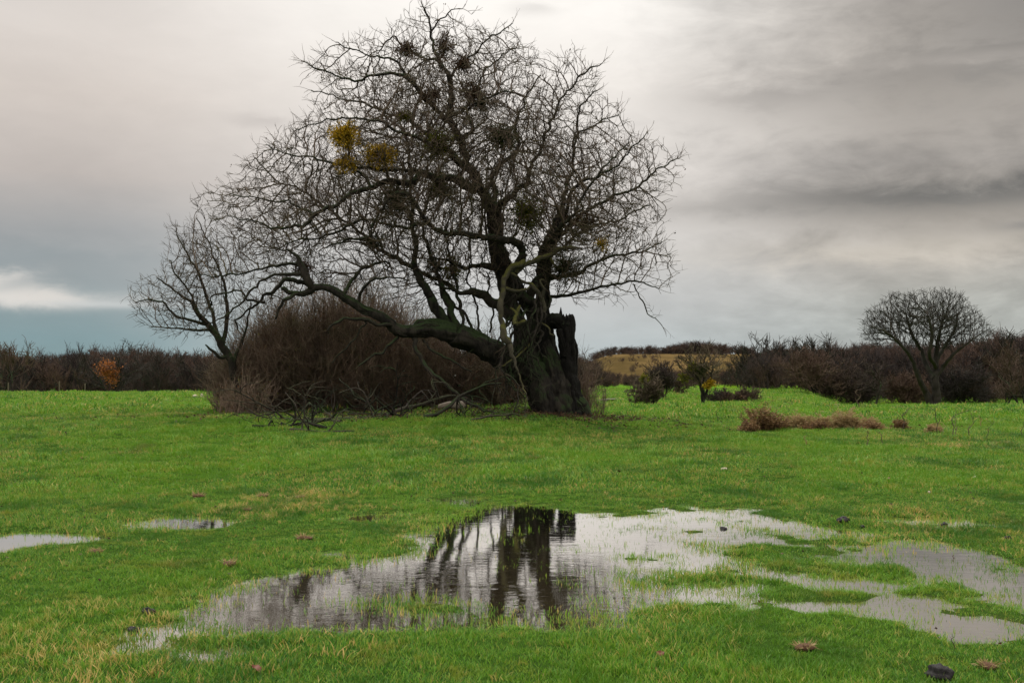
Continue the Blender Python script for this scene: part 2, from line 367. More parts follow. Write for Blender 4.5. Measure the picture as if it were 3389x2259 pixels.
# ------------------------------------------------------------------ grass
def blades(n, rad, h, w, lean=.5, straw=.05):
    """n curved blades in a disc"""
    a = rng.random(n)*2*math.pi; rr = rad*np.sqrt(rng.random(n))
    B = np.stack([np.cos(a)*rr, np.sin(a)*rr, np.full(n, -.012)], 1)
    az = rng.random(n)*2*math.pi; H = h*(.45+.75*rng.random(n)); le = lean*(.2+rng.random(n)*1.1)*H
    D = np.stack([np.cos(az), np.sin(az), np.zeros(n)], 1); S = np.stack([-np.sin(az+rng.normal(size=n)*.6), np.cos(az+rng.normal(size=n)*.6), np.zeros(n)], 1)
    W = (w*(.6+.8*rng.random(n)))[:, None]
    z = lambda f: np.stack([np.zeros(n), np.zeros(n), H*f], 1)
    lv = []
    for f, wf in ((0, .8), (.45, 1.0), (.8, .6), (1.0, .08)):
        c = B+D*(le*f**1.8)[:, None]+z(f-.12*f**3)
        lv += [c-S*W*wf*.5, c+S*W*wf*.5]
    V = np.stack(lv, 1).reshape(-1, 3)
    b = (np.arange(n)*8)[:, None]
    Q = np.concatenate([b+np.array([[0, 1, 3, 2]]), b+np.array([[2, 3, 5, 4]]), b+np.array([[4, 5, 7, 6]])], 0)
    t = rng.random(n)*.83; t[rng.random(n) < straw] = 1.0
    return quads('grass_tuft', V, Q, M_GRASS, True, {'tint': np.repeat(t, 8)})
SPARSE = [blades(7, .09, .060, .0042, .35, .12), blades(5, .10, .075, .004, .3, .25), blades(9, .07, .05, .004, .8, .05), blades(9, .12, .020, .005, 3.2, .1)]
NEAR = [blades(24, .055, .040, .0034, .7, .04) for _ in range(5)]+[blades(28, .05, .060, .0038, .6, .05) for _ in range(2)]+[blades(14, .05, .062, .0045, .8, .55)]
MID = [blades(46, .16, .055, .0075, .7, .05) for _ in range(5)]+[blades(60, .15, .09, .008, .7, .04), blades(40, .14, .08, .007, .8, .5)]
FAR = [blades(80, .45, .075, .018, .7, .03) for _ in range(4)]+[blades(80, .4, .14, .02, .7, .1)]
def field(y0, y1, per, margin=1.35):
    """random ground points between two depths, density per square metre as a function of depth"""
    out = []; yy = y0
    while yy < y1:
        st = max(.5, yy*.06); w = yy*.4665*margin+1.2; n = int(per(yy)*2*w*st)
        out.append(np.stack([(rng.random(n)*2-1)*w, yy+rng.random(n)*st], 1)); yy += st
    p = np.concatenate(out); return p[p[:, 1] < y1]
def grass(name, p, nreg, ntall, nstraw, protos, base, label):
    w = wet(p[:, 0], p[:, 1])
    keep = rng.random(len(p)) < np.where(w < .57, 1, np.clip(1.0-(w-.57)*1.15, .0, 1)**1.2*.8+.5*sst(8.6, 7.4, p[:, 1])*(w < 1.25)+(.16+1.0*sst(.3, 1.5, p[:, 0]/p[:, 1]*9))*(.55+fbm(p[:, 0]*3.0, p[:, 1]*2.4, 0, 71, 3)*1.8))
    bare = np.maximum(np.exp(-((p[:, 0]-1.3)/1.7)**2-((p[:, 1]-32.8)/1.1)**2)*.95, sst(33.6, 34.6, p[:, 1])*sst(37, 35, p[:, 1])*sst(-9.5, -8.5, p[:, 0])*sst(.6, -.4, p[:, 0])*.85)
    keep &= rng.random(len(p)) > bare
    p = p[keep]; w = w[keep]
    z = terrain(p[:, 0], p[:, 1]); n = len(p)
    clump = fbm(p[:, 0]*1.1, p[:, 1]*.8, 0, 31, 3); cl2 = fbm(p[:, 0]*.35, p[:, 1]*.3, 0, 35, 3)
    pick = rng.integers(0, nreg, n); r = rng.random(n)
    pick = np.where(r < np.clip(.10+clump*.5, .01, .8), nreg+rng.integers(0, ntall, n), pick)
    st = rng.random(n) < np.clip(.02+.22*sst(.15, .7, cl2+.4*clump), 0, .3); pick = np.where(st, nreg+ntall, pick)
    pick = np.where((w > .60) & (rng.random(n) < .85), nreg+ntall+1+rng.integers(0, 4, n), pick)
    s = base*(.75+.5*rng.random(n))*(1+.45*clump)
    sub = np.where(w > .62, .95, np.clip(1.0-(w-.15)*1.1, .62, 1))
    tl = rng.normal(size=(n, 2))*.12
    scatter(name, np.stack([p[:, 0], p[:, 1], z], 1), rng.random(n)*6.283, tl, np.stack([s, s, s*sub], 1), pick, protos, label, 'grass')
grass('grass', field(3.8, 15, lambda y: 520*min(1, 8/y)**1.0), 5, 2, 1, NEAR+SPARSE, 1.0, 'short wet meadow grass round the puddles in the foreground')
grass('grass', field(14.5, 36, lambda y: 80*min(1, 17/y)), 5, 1, 1, MID+SPARSE, 1.0, 'green meadow grass between the puddles and the old tree')
pf = field(34, 115, lambda y: 7.5*min(1, 40/y), 1.15)
grass('grass', pf, 4, 1, 0, FAR+[FAR[0]]+SPARSE, 1.0, 'far green pasture grass running back to the woods')
# ------------------------------------------------------------------ branch growing
def smooth_line(pts, rad, step, kink=0.0, seed=0):
    """Catmull-Rom through the points, resampled, with small crooked kinks"""
    pts = np.asarray(pts, float); rad = np.asarray(rad, float)
    Pp = np.concatenate([[2*pts[0]-pts[1]], pts, [2*pts[-1]-pts[-2]]])
    o, r = [], []
    for i in range(len(pts)-1):
        a, b, c, d = Pp[i:i+4]; n = max(2, int(np.linalg.norm(c-b)/step))
        t = np.linspace(0, 1, n, endpoint=False)[:, None]
        o.append(.5*(b+(c-b)*t)+.25*((2*b)+(c-a)*t+(2*a-5*b+4*c-d)*t*t+(3*b-a-3*c+d)*t**3)); r.append(rad[i]+(rad[i+1]-rad[i])*t[:, 0])
    o.append(pts[-1:]); r.append(rad[-1:]); o = np.concatenate(o); r = np.concatenate(r)
    if kink:
        for k in range(3):
            o[1:-1, k] += kink*(.6*fbm(o[1:-1, 0]*1.5+seed, o[1:-1, 2]*1.5, k*9.1, 41+k, 2)+.6*fbm(o[1:-1, 0]*5+seed, o[1:-1, 2]*5, k*9.1, 61+k, 2))
    return o, r
def colonize(seeds, att, D, di, dk, iters=140, jit=.25, trop=(0, 0, 0), outc=None, outw=0.0, mom=.35):
    pos = [np.asarray(p, float) for p in seeds]; par = [-1]*len(pos)
    att = np.asarray(att, float); near_d = np.full(len(att), 1e9); near_i = np.full(len(att), -1)
    kc = {}
    new0 = 0; alive = np.ones(len(att), bool); trop = np.array(trop)
    for it in range(iters):
        n = len(pos)-new0
        if n == 0: break
        kd = kdtree.KDTree(n)
        for k in range(new0, len(pos)): kd.insert(pos[k], k)
        kd.balance(); ai = np.nonzero(alive)[0]
        for j in ai:
            co, idx, d = kd.find(att[j])
            if d < near_d[j]: near_d[j] = d; near_i[j] = idx
        alive &= near_d > dk
        new0 = len(pos)
        m = alive & (near_d < di)
        if not m.any():
            break
        js = np.nonzero(m)[0]; ni = near_i[js]
        PP = np.array([pos[i] for i in ni]); v = att[js]-PP; v /= np.linalg.norm(v, axis=1, keepdims=True)
        u, inv = np.unique(ni, return_inverse=True); acc = np.zeros((len(u), 3)); np.add.at(acc, inv, v)
        for q, i in enumerate(u):
            if kc.get(i, 0) >= 4: continue
            d = acc[q]; d = d/max(np.linalg.norm(d), 1e-6)
            if par[i] >= 0: pd = pos[i]-pos[par[i]]; d = d+mom*pd/max(np.linalg.norm(pd), 1e-6)
            if outc is not None: oo = pos[i]-outc; d = d+outw*oo/max(np.linalg.norm(oo), 1e-6)
            d = d+rng.normal(size=3)*jit+trop; d /= np.linalg.norm(d)
            pos.append(pos[i]+d*D); par.append(int(i)); kc[i] = kc.get(i, 0)+1
    return np.array(pos), np.array(par)
def to_lines(pos, par, nseed, tip, expo, seed_r=None, rmax=1.0):
    n = len(pos); ch = [[] for _ in range(n)]
    for i in range(n):
        if par[i] >= 0: ch[par[i]].append(i)
    R = np.zeros(n)
    for i in range(n-1, -1, -1):
        s = sum(R[c]**expo for c in ch[i]); R[i] = min(rmax, s**(1/expo)) if s > 0 else tip
        if ch[i] and len(ch[i]) == 1: R[i] = min(rmax, R[i]*1.02)
    lines = []; stack = []
    for i in range(nseed):
        if seed_r is not None: rr = seed_r[i]
        for c in ch[i]: stack.append((i, c))
    while stack:
        a, c = stack.pop(); p = [pos[a]]; r = [R[c]*1.05]
        while True:
            p.append(pos[c]); r.append(R[c])
            if not ch[c]: break
            k = max(ch[c], key=lambda q: R[q])
            for q in ch[c]:
                if q != k: stack.append((c, q))
            c = k
        if seed_r is not None and a < nseed: r = list(np.minimum(r, max(seed_r[a]*.9, tip)))
        r[-1] *= .55; lines.append((np.array(p), np.array(r)))
    return lines, R
def twigs(lines, centre, per, ln, r0, rthr, up=.25, out=.35, curve=.25, squash=1.0):
    """short crooked side twigs along the thin ends of branches"""
    res = []
    for p, r in lines:
        for i in range(1, len(p)):
            if r[i] > rthr: continue
            k = rng.poisson(per)+(2 if i == len(p)-1 else 0)
            t = p[i]-p[i-1]; t = t/max(np.linalg.norm(t), 1e-6)
            o = p[i]-centre; o = o/max(np.linalg.norm(o), 1e-6)
            for _ in range(k):
                d = t*.8+o*out*1.3+rng.normal(size=3)*.42+np.array([0, 0, up]); d /= np.linalg.norm(d)
                L = ln*(.35+1.0*rng.random()); q = [p[i]]
                for s in range(3):
                    d = d+rng.normal(size=3)*curve; d /= np.linalg.norm(d); q.append(q[-1]+d*L/3)
                rr = r0*(.8+.4*rng.random()); res.append((np.array(q), np.array([rr, rr*.9, rr*.7, rr*.35])))
                if rng.random() < .5:
                    d2 = d+rng.normal(size=3)*.7; d2 /= np.linalg.norm(d2)
                    res.append((np.array([q[2], q[2]+d2*L*.2, q[2]+d2*L*.42]), np.array([rr*.7, rr*.6, rr*.3])))
    return res
def in_poly(x, y, poly):
    poly = np.asarray(poly, float); n = len(poly); c = np.zeros(len(x), bool); dmin = np.full(len(x), 1e9)
    for i in range(n):
        x1, y1 = poly[i]; x2, y2 = poly[(i+1) % n]
        cond = ((y1 > y) != (y2 > y)) & (x < (x2-x1)*(y-y1)/(y2-y1+1e-12)+x1); c ^= cond
        L2 = (x2-x1)**2+(y2-y1)**2; t = np.clip(((x-x1)*(x2-x1)+(y-y1)*(y2-y1))/L2, 0, 1)
        dmin = np.minimum(dmin, np.hypot(x-x1-t*(x2-x1), y-y1-t*(y2-y1)))
    return c, dmin
tick('the old tree')
# ------------------------------------------------------------------ the old tree
PX = D0/F                                                     # metres per photo pixel at the tree
def limb(s, step=.10, kink=.10, seed=0):
    """s: list of (px, py, radius px, depth offset m)"""
    a = [P(q[0], q[1], D0+q[3]) for q in s]; r = [q[2]*PX*(1+q[3]/D0) for q in s]
    return smooth_line(a, r, step, kink, seed)
TRUNK = [
 [(1870,1440,60,0),(1850,1350,62,0),(1800,1290,56,0),(1769,1245,48,0),(1720,1212,42,-.2),(1672,1185,37,-.3),(1579,1137,36,-.5),(1504,1104,37,-.7)],
 [(1840,1440,52,.3),(1835,1350,50,.3),(1800,1260,46,.3),(1764,1142,28,.3),(1769,1061,22,.4),(1736,990,20,.5),(1700,940,24,.5),(1677,900,30,.6)],
 [(1830,1430,42,.1),(1800,1340,44,.1),(1745,1230,30,.1),(1720,1169,22,.2),(1720,1077,20,.4),(1690,1001,23,.5),(1677,952,28,.6),(1660,871,30,.6),(1644,806,26,.6),(1634,697,23,.5),(1608,655,20,.4)],
 [(1855,1430,50,.5),(1850,1345,48,.5),(1830,1230,40,.5),(1812,1140,26,.5),(1798,1060,22,.4),(1796,980,22,.4),(1796,898,24,.4),(1812,828,24,.3),(1850,735,20,.2),(1866,702,15,.2)],
 [(1872,1440,44,-.1),(1870,1350,42,-.1),(1845,1270,40,-.1),(1820,1180,24,0),(1790,1110,16,0)],
 [(1880,1290,26,0),(1902,1318,24,-.1),(1924,1338,20,-.2),(1950,1385,14,-.2)],[(1775,1255,30,-.1),(1795,1300,36,-.3),(1810,1390,40,-.3)],[(1850,1200,20,0),(1862,1280,30,-.2),(1868,1400,36,-.2)],[(1745,1010,12,.2),(1760,960,15,0),(1775,930,12,0),(1810,900,6,0)],[(1796,1050,18,.2),(1770,1010,16,.1),(1740,985,12,0),(1722,960,6,0)]]
STUB = [[(1896,1430,36,-.1),(1896,1340,32,-.15),(1890,1290,29,-.15),(1883,1240,25,-.15),(1882,1180,24,-.15),(1876,1115,28,-.1),(1874,1075,27,-.1),(1872,1052,24,-.1)],
 [(1872,1090,22,-.1),(1850,1066,24,-.1),(1822,1062,24,-.05),(1803,1075,22,0),(1798,1110,18,0),(1800,1160,14,0),(1808,1200,10,0)],[(1868,1180,10,-.3),(1858,1120,12,-.3),(1850,1090,12,-.3)],[(1898,1250,12,-.1),(1902,1180,13,-.1),(1903,1140,11,-.1),(1896,1110,5,-.1)]]
LEAN = [[(1504,1104,37,-.7),(1433,1090,35,-.8),(1363,1101,31,-1),(1319,1088,27,-1.1),(1270,1050,20,-1.2),(1200,1021,18,-1.3),(1132,979,17,-1.4),(1077,955,16,-1.4),(1040,952,15,-1.4),(1006,976,13,-1.4),(975,972,10,-1.4),(935,955,9,-1.5)],
 [(1504,1085,14,-.6),(1440,1068,22,-.7),(1390,1075,20,-.7),(1370,1100,12,-.9)]]
MOSS = [[(1736,866,11,-1.2),(1693,893,13,-1.4),(1672,930,13,-1.5),(1666,960,11,-1.6),(1655,1023,11,-1.7),(1661,1077,13,-1.7),(1680,1126,15,-1.8),(1697,1170,9,-1.9),(1712,1220,5,-1.9),(1731,1277,4,-2),(1742,1330,2.5,-2)],
 [(1709,903,9,-1.2),(1742,876,11,-1.2),(1796,852,10,-1.1),(1840,833,9,-1.0),(1888,817,7,-.9),(1926,822,4,-.8)],
 [(1818,850,7,-1),(1828,872,5,-1.1)],[(1668,955,9,-1.5),(1700,960,7,-1.4),(1735,958,5,-1.2),(1770,948,3,-1)],
 [(1690,905,7,-1.4),(1712,925,5,-1.3),(1730,938,3,-1.2)],[(1800,1030,8,-1),(1790,985,9,-1.1),(1765,950,9,-1.1),(1740,935,7,-1),(1720,925,4,-1)],[(1790,985,7,-1.1),(1796,950,6,-1.2),(1788,928,4,-1.2),(1805,930,3,-1.2)],[(1740,1060,8,-1.4),(1712,1075,9,-1.4),(1705,1040,8,-1.5),(1718,1012,6,-1.5)],[(1790,1070,4,-1),(1815,1085,4,-1.1),(1835,1110,3,-1.1)],[(1760,1130,3,-1),(1735,1160,4,-1.2),(1700,1190,4,-1.4),(1660,1215,3,-1.5)],[(1705,1070,9,-1.7),(1712,1040,7,-1.6),(1690,1020,4,-1.5)]]
L = [
 # leader and top
 ([(1608,655,21,.4),(1578,600,18,.3),(1548,535,15,.2),(1530,464,15,.1),(1500,430,13,0),(1489,394,13,0),(1495,333,12,0),(1495,262,10,0),(1453,208,7,0),(1423,107,5,.1),(1411,53,4,.1),(1394,6,2,.1)]),
 ([(1489,404,11,0),(1453,375,10,-.2),(1423,345,10,-.3),(1376,286,9,-.6),(1340,250,8,-.8),(1257,244,6,-1),(1186,262,5,-1.2),(1126,256,4,-1.4),(1055,232,3,-1.5),(1005,205,2,-1.6)]),
 ([(1350,255,6,-.7),(1310,208,5,-.6),(1257,190,4,-.5),(1203,173,3,-.5),(1150,155,3,-.5),(1110,140,2,-.5)]),
 ([(1453,208,6,0),(1394,190,5,.3),(1340,155,4,.5),(1305,119,3,.6),(1269,143,3,.7),(1251,178,2,.8)]),
 ([(1495,381,8,0),(1542,351,7,.4),(1572,315,6,.6),(1602,238,4,.8),(1661,178,3,1),(1721,161,2,1)]),
 ([(1495,255,5,0),(1542,196,5,-.3),(1578,167,4,-.4),(1614,131,3,-.5),(1673,95,2.5,-.6),(1697,77,1.5,-.6)]),
 ([(1423,107,4,.1),(1459,65,3,0),(1495,42,2.5,-.1),(1530,30,2,-.1)]),
 ([(1530,464,8,.1),(1560,420,7,-.5),(1540,370,6,-.6),(1575,330,5,-.8),(1640,310,4,-1),(1700,300,3,-1.2)]),
 # right of the leader
 ([(1640,720,14,.5),(1655,678,13,.5),(1703,636,11,.3),(1751,595,9,.2),(1763,535,8,.1),(1798,476,7,0),(1828,387,5,0),(1870,320,4,0),(1911,262,4,0),(1965,220,3,0),(1995,208,2,0)]),
 ([(1638,690,12,.6),(1632,595,11,.9),(1655,547,9,1),(1715,494,8,1.2),(1709,416,6,1.3),(1740,330,4,1.5),(1790,250,3,1.6)]),
 ([(1862,715,11,.2),(1870,654,9,.3),(1900,565,7,.4),(1905,446,5,.5),(1905,381,4,.6),(1947,321,3,.6),(1977,300,2,.6)]),
 ([(1902,500,5,.4),(1899,440,4,.1),(1971,416,3,0),(2048,381,2,0)]),
 ([(1860,720,9,.2),(1899,627,8,-.5),(1920,605,7,-.6),(1975,590,5,-.8),(2050,540,4,-1),(2100,480,3,-1.1),(2140,440,2,-1.1)]),
 ([(1830,800,10,.3),(1890,740,8,.1),(1960,690,7,0),(2030,654,6,0),(2090,625,5,0),(2167,565,4,0),(2250,523,2,0)]),
 ([(1797,930,12,.4),(1905,903,8,.9),(2013,855,6,1.2),(2121,833,4,1.3),(2192,800,2.5,1.4)]),
 ([(1800,985,10,.4),(1839,979,8,0),(1932,963,6,-.6),(2013,947,5,-.9),(2094,936,4,-1.1),(2180,955,2,-1.2)]),
 ([(2094,940,3,-1.1),(2143,1023,2.5,-1.2),(2192,1080,1.5,-1.2)]),
 ([(1797,900,10,.4),(1850,830,8,1.5),(1940,760,6,2.2),(2040,730,4,2.6),(2150,680,3,2.8)]),
 ([(1797,860,10,.4),(1830,780,8,-1),(1900,700,6,-1.8),(2000,560,4,-2.2),(2080,470,2,-2.4)]),
 # long limb left at mid height (M) and neighbours
 ([(1590,625,18,.3),(1554,618,17,0),(1500,590,15,-.4),(1450,600,13,-.7),(1394,571,12,-1),(1358,613,12,-1.2),(1298,600,11,-1.4),(1233,619,10,-1.6),(1168,642,9,-1.8),(1102,684,8,-2),(1050,708,8,-2.1),(1012,746,7,-2.2),(974,735,6,-2.2),(920,762,5,-2.3),(871,746,4,-2.3),(823,727,3,-2.3),(752,708,2,-2.3)]),
 ([(1050,708,6,-2.1),(1000,690,5,-2),(950,660,4,-2),(900,668,3,-2),(830,650,2.5,-2),(760,640,2,-2)]),
 ([(1233,619,8,-1.6),(1190,570,6,-1.4),(1120,540,5,-1.2),(1050,520,4,-1.1),(960,510,3,-1),(880,480,2,-1)]),
 ([(1700,903,18,-.4),(1736,836,16,-.6),(1715,808,14,-.8),(1666,792,14,-1),(1590,784,12,-1.2),(1525,773,11,-1.4),(1471,763,10,-1.5),(1417,736,9,-1.7),(1385,692,8,-1.8),(1363,649,8,-1.9),(1321,640,7,-1.9),(1270,680,6,-2),(1213,779,6,-2),(1150,800,5,-2.1),(1080,820,3,-2.2)]),
 ([(1417,736,7,-1.7),(1350,750,7,-1.5),(1280,740,6,-1.4),(1200,725,5,-1.3),(1120,760,5,-1.2),(1040,790,4,-1.1),(960,800,3,-1),(880,830,2,-1)]),
 ([(1504,960,10,.5),(1400,903,9,1),(1343,871,10,1.3),(1310,849,9,1.5),(1250,820,8,1.7),(1180,760,6,1.9),(1100,700,5,2.1),(1010,640,4,2.3),(900,580,3,2.4),(840,520,2,2.4)]),
 ([(1572,583,12,.3),(1500,520,10,1),(1440,470,8,1.5),(1380,420,6,1.8),(1300,380,5,2),(1200,340,4,2.2),(1100,320,3,2.3),(1030,300,2,2.3)]),
 ([(1548,560,10,.2),(1470,500,8,-.8),(1400,470,7,-1.4),(1340,440,6,-1.8),(1260,400,5,-2),(1160,390,4,-2.2),(1060,400,3,-2.3),(980,430,2,-2.3)]),
 ([(1400,571,8,-1),(1330,560,7,-1.3),(1240,558,7,-1.5),(1190,560,6,-1.6),(1160,530,6,-1.6),(1150,480,5,-1.6)]),
 # shoots off the leaning trunk
 ([(1480,1085,20,-.6),(1438,1012,19,-.6),(1417,958,15,-.5),(1384,903,12,-.4),(1379,833,10,-.3),(1368,708,9,-.2),(1363,600,7,-.1),(1350,500,5,0),(1330,420,3,0)]),
 ([(1508,1088,14,-.5),(1487,1012,13,-.3),(1466,952,11,-.1),(1444,882,9,.1),(1420,820,7,.2),(1400,740,5,.3),(1420,650,4,.3)]),
 ([(1538,1100,8,-.4),(1525,1006,7,-.2),(1514,952,7,0),(1493,882,6,.2),(1487,833,5,.3),(1470,760,4,.4)]),
 ([(1578,1120,7,-.4),(1536,1050,6,-.2),(1487,979,6,0),(1440,900,5,.2)]),
 ([(1590,1100,6,-.3),(1590,1060,5,-.2),(1579,1012,4,0),(1550,930,4,.2),(1560,850,3,.4)]),
 ([(1620,1100,5,-.3),(1640,1040,4,-.1),(1620,980,4,.1),(1610,900,3,.3)]),
 ([(1690,1040,22,.4),(1655,1015,20,.2),(1601,979,16,0),(1568,963,13,-.1),(1525,968,9,-.2),(1490,950,6,-.2),(1440,935,4,-.3)]),
 ([(1670,900,18,.5),(1620,882,14,.2),(1579,876,10,0),(1525,882,8,-.1),(1480,865,5,-.2),(1420,850,3,-.3)]),
 # end of the leaning limb
 ([(1040,952,12,-1.4),(1012,915,14,-1.5),(998,880,12,-1.5),(994,858,9,-1.5),(960,830,4,-1.5),(900,820,2,-1.5)]),
 ([(1006,976,9,-1.4),(975,980,8,-1.5),(931,987,7,-1.6),(920,1028,6,-1.6),(912,1055,4,-1.6)]),
 ([(1030,950,9,-1.4),(964,925,9,-1.2),(915,958,8,-1.1),(877,974,6,-1),(828,1023,5,-.9),(779,1061,4,-.8),(785,1090,2.5,-.8)]),
 ([(1000,905,9,-1.5),(920,903,6,-1.7),(866,936,5,-1.8),(817,990,5,-1.9),(747,1044,3.5,-2),(690,1080,2,-2)]),
 ([(877,1000,6,-1),(828,996,5,-1.1),(801,968,4,-1.2),(736,968,4,-1.3),(703,979,4,-1.3),(698,1010,5,-1.3)]),
 ([(996,870,7,-1.5),(930,872,6,-1.4),(888,882,5,-1.3),(833,898,4,-1.2),(779,903,4,-1.1),(725,914,3,-1),(660,909,2,-1)]),
 ([(1132,979,9,-1.4),(1150,935,8,-1),(1190,900,7,-.7),(1230,880,6,-.5),(1290,870,4,-.3)]),
 ([(1180,1005,7,-1.3),(1200,950,6,-1.5),(1240,925,5,-1.6),(1300,925,4,-1.7),(1350,930,3,-1.8)]),
 # drooping
 ([(1368,1118,10,-1),(1384,1164,9,-1.2),(1417,1223,9,-1.4),(1460,1261,8,-1.6),(1504,1299,7,-1.8),(1547,1334,7,-2),(1590,1352,6,-2.1),(1634,1362,4,-2.2)]),
 ([(1319,1110,7,-1.1),(1270,1164,5,-1.4),(1200,1202,4,-1.6),(1186,1212,3,-1.7)]),
 ([(1330,1080,9,-1.1),(1270,1075,8,-1.4),(1208,1061,7,-1.6),(1159,1050,6,-1.7),(1105,1072,5,-1.8),(1088,1104,4,-1.8)]),
 ([(1208,1061,4,-1.6),(1180,1110,3,-1.6),(1130,1160,3,-1.6),(1100,1200,2,-1.6)]),
 ([(1690,1160,6,-1.8),(1650,1210,4,-1.9),(1700,1260,4,-2),(1712,1320,3,-2.1),(1700,1370,2,-2.2)]),
 ([(1690,1120,5,-1.8),(1660,1180,3,-2),(1640,1230,2.5,-2.1),(1650,1300,2,-2.2)]),
 ([(1400,1120,6,-.9),(1450,1170,5,-1),(1520,1210,4,-1.1),(1560,1230,3,-1.2)]),
]
tree_base = P(1850, 1345, D0); tree_base[2] = tz(tree_base[0], tree_base[1])
old = thing('gnarled_tree', tree_base, 'big old bare gnarled tree with mistletoe balls and a leaning mossy trunk', 'tree')
def part(name, geo, mat, root, label=None, org=None, smooth=True):
    o = put(name, geo.mesh(name, mat, smooth, origin=org if org is not None else root.location), root)
    if label: o['label'] = label
    return o
TL = [limb(s, .045, .05, k) for k, s in enumerate(TRUNK)]; LL_ = [limb([(q[0], q[1], q[2]*(.84 if q[0] > 1480 else .74), q[3]) for q in s], .05, .09, k) for k, s in enumerate(LEAN)]
def slabs(lines, per, frac=.24):
    out = []
    for p, r in lines:
        for k in range(per):
            i0 = random.randint(0, max(0, len(p)-14)); i1 = min(len(p), i0+random.randint(12, 60)); q, w = p[i0:i1:2], r[i0:i1:2]
            if len(q) < 4: continue
            T = q[-1]-q[0]; T = T/np.linalg.norm(T); a = np.cross(T, rng.normal(size=3)); a /= np.linalg.norm(a)
            f = np.sin(np.linspace(.15, 3.0, len(q))); o = a*(w*(.72+.2*f))[:, None]+rng.normal(size=(len(q), 3))*w[:, None]*.05
            out.append((q+o, np.maximum(.012, w*frac*(.5+.8*random.random())*(.35+.65*f))))
    return out
g = Geo(); g.tubes(TL, 40, .26, .2, 3.5, .24); g.tubes(slabs(TL, 16), 8, .35, .25, 9)
CL = [limb([(x0, y0, 5, z0), (x0-18+random.gauss(0, 14), y0+50, 4, z0-.2), (x0-30+random.gauss(0, 20), y0+110+random.random()*60, 3, z0-.3), (x0-35+random.gauss(0, 30), y0+190+random.random()*90, 1.5, z0-.3)], .06, .2, 300+k) for k, (x0, y0, z0) in enumerate([(1700+random.random()*120, 900+random.random()*200, -.5-random.random()*.6) for _ in range(16)])]
g.tubes(CL, 5, .2, .8); g.tubes(twigs([(p[::3], r[::3]*.3) for p, r in CL], P(1780, 800, D0), .7, .45, .009, 1, -.3, .2, .4), 3, 0, .8)
ct = P(1780, 1000, D0); tt_ = twigs([(p[::3], r[::3]*.01) for p, r in TL], ct, .5, .75, .013, 1, -.35, .5, .45)
g.tubes([(p, r) for p, r in tt_ if p[0][2] > tree_base[2]+1.2], 4, 0, .9); part('trunk', g, M_BARK, old)
g = Geo(); SL_ = [limb(s, .04, .05, k) for k, s in enumerate(STUB)]; g.tubes(SL_, 32, .36, .1, 5, .28); g.tubes(slabs(SL_, 9), 6, .4, .1, 9)
top = P(1873, 1062, D0-.1)
for k in range(9):                                             # jagged splinters of the broken top
    a = k*.7; b0 = top+np.array([math.cos(a)*.17, math.sin(a)*.17, -.12]); h = .22+.34*random.random()*(1.5 if k in (3, 4, 5) else .6)
    g.tubes([(np.array([b0, b0+np.array([0.01, 0, h*.6]), b0+np.array([-.03+.06*random.random(), 0, h])]), np.array([.085, .06, .008]))], 5, 0, .1)
part('broken_stub', g, M_CHAR, old, 'charred black broken trunk stub')
g = Geo(); g.tubes(LL_, 28, .26, .2, 4, .20); g.tubes(slabs(LL_[:1], 26), 7, .3, .3, 9); part('leaning_limb', g, M_BARK, old)
g = Geo(); g.tubes([limb([(q[0], q[1], q[2]*.8, q[3]) for q in s], .04, .12, k) for k, s in enumerate(MOSS)], 16, .42, .6, 7); part('mossy_branch', g, M_MOSSY, old, 'pale mossy torn branches hanging at the front')
g = Geo(); limbs = [limb([(q[0], q[1], q[2]*(.78 if q[2] < 12 else .9), q[3]) for q in s], .08, .15, k) for k, s in enumerate(L)]; g.tubes(limbs, 9, .30, None, 8); part('branch', g, M_BARK, old)
tick('fine branches ')
# fine branches fill the crown between the limbs
OUT = [(1394,10),(1440,20),(1525,20),(1530,85),(1640,90),(1700,85),(1745,150),(1800,230),(1880,180),(1985,208),(1960,300),(2050,365),(2060,430),(2130,450),(2180,500),(2250,520),(2210,620),(2190,760),(2240,850),(2200,950),(2110,985),(1990,1000),(1900,1020),(1850,985),(1760,980),(1680,900),(1600,1000),(1500,1040),(1370,1020),(1230,990),(1110,930),(1000,1010),(900,1020),(800,1000),(740,930),(640,850),(650,690),(740,600),(850,500),(940,440),(1010,380),(1050,300),(1000,215),(1100,150),(1200,130),(1330,75)]
def crown_points(n, poly, depth, Ymid, zmin=None, edge=1.3, power=1.0):
    poly = np.asarray(poly, float); lo, hi = poly.min(0), poly.max(0); res = []
    while sum(len(r) for r in res) < n:
        q = lo+(hi-lo)*rng.random((n*2, 2)); c, dm = in_poly(q[:, 0], q[:, 1], poly)
        q = q[c]; dm = dm[c]; w = np.minimum(depth, dm*Ymid/F*edge+.15); Y = Ymid+(rng.random(len(q))*2-1)*w
        gap = fbm(q[:, 0]/95, q[:, 1]/95, Y*.5, 81, 2); keep = (rng.random(len(q)) < (w/depth)**power*.75+.25) & ((gap > -.12) | (dm > 190) | (rng.random(len(q)) < .18+dm/500))
        q, Y = q[keep], Y[keep]; dx, dy, dz = ray(q[:, 0], q[:, 1]); t = Y/dy
        res.append(np.stack([dx*t, Y, EYE+dz*t], 1))
    return np.concatenate(res)[:n]
INN = [(1560+(a_-1560)*.72, 720+(b_-720)*.74) for a_, b_ in OUT]
att = np.concatenate([crown_points(13500, OUT, 3.6, D0), crown_points(7500, INN, 3.0, D0)])
seeds, sr = [], []
for p, r in limbs+[limb(s, .3) for s in LEAN[:1]]:
    for i in range(3, len(p), 3):
        if r[i] < .14: seeds.append(p[i]); sr.append(r[i])
sr = np.array(sr)
ctr = P(1640, 1000, D0)
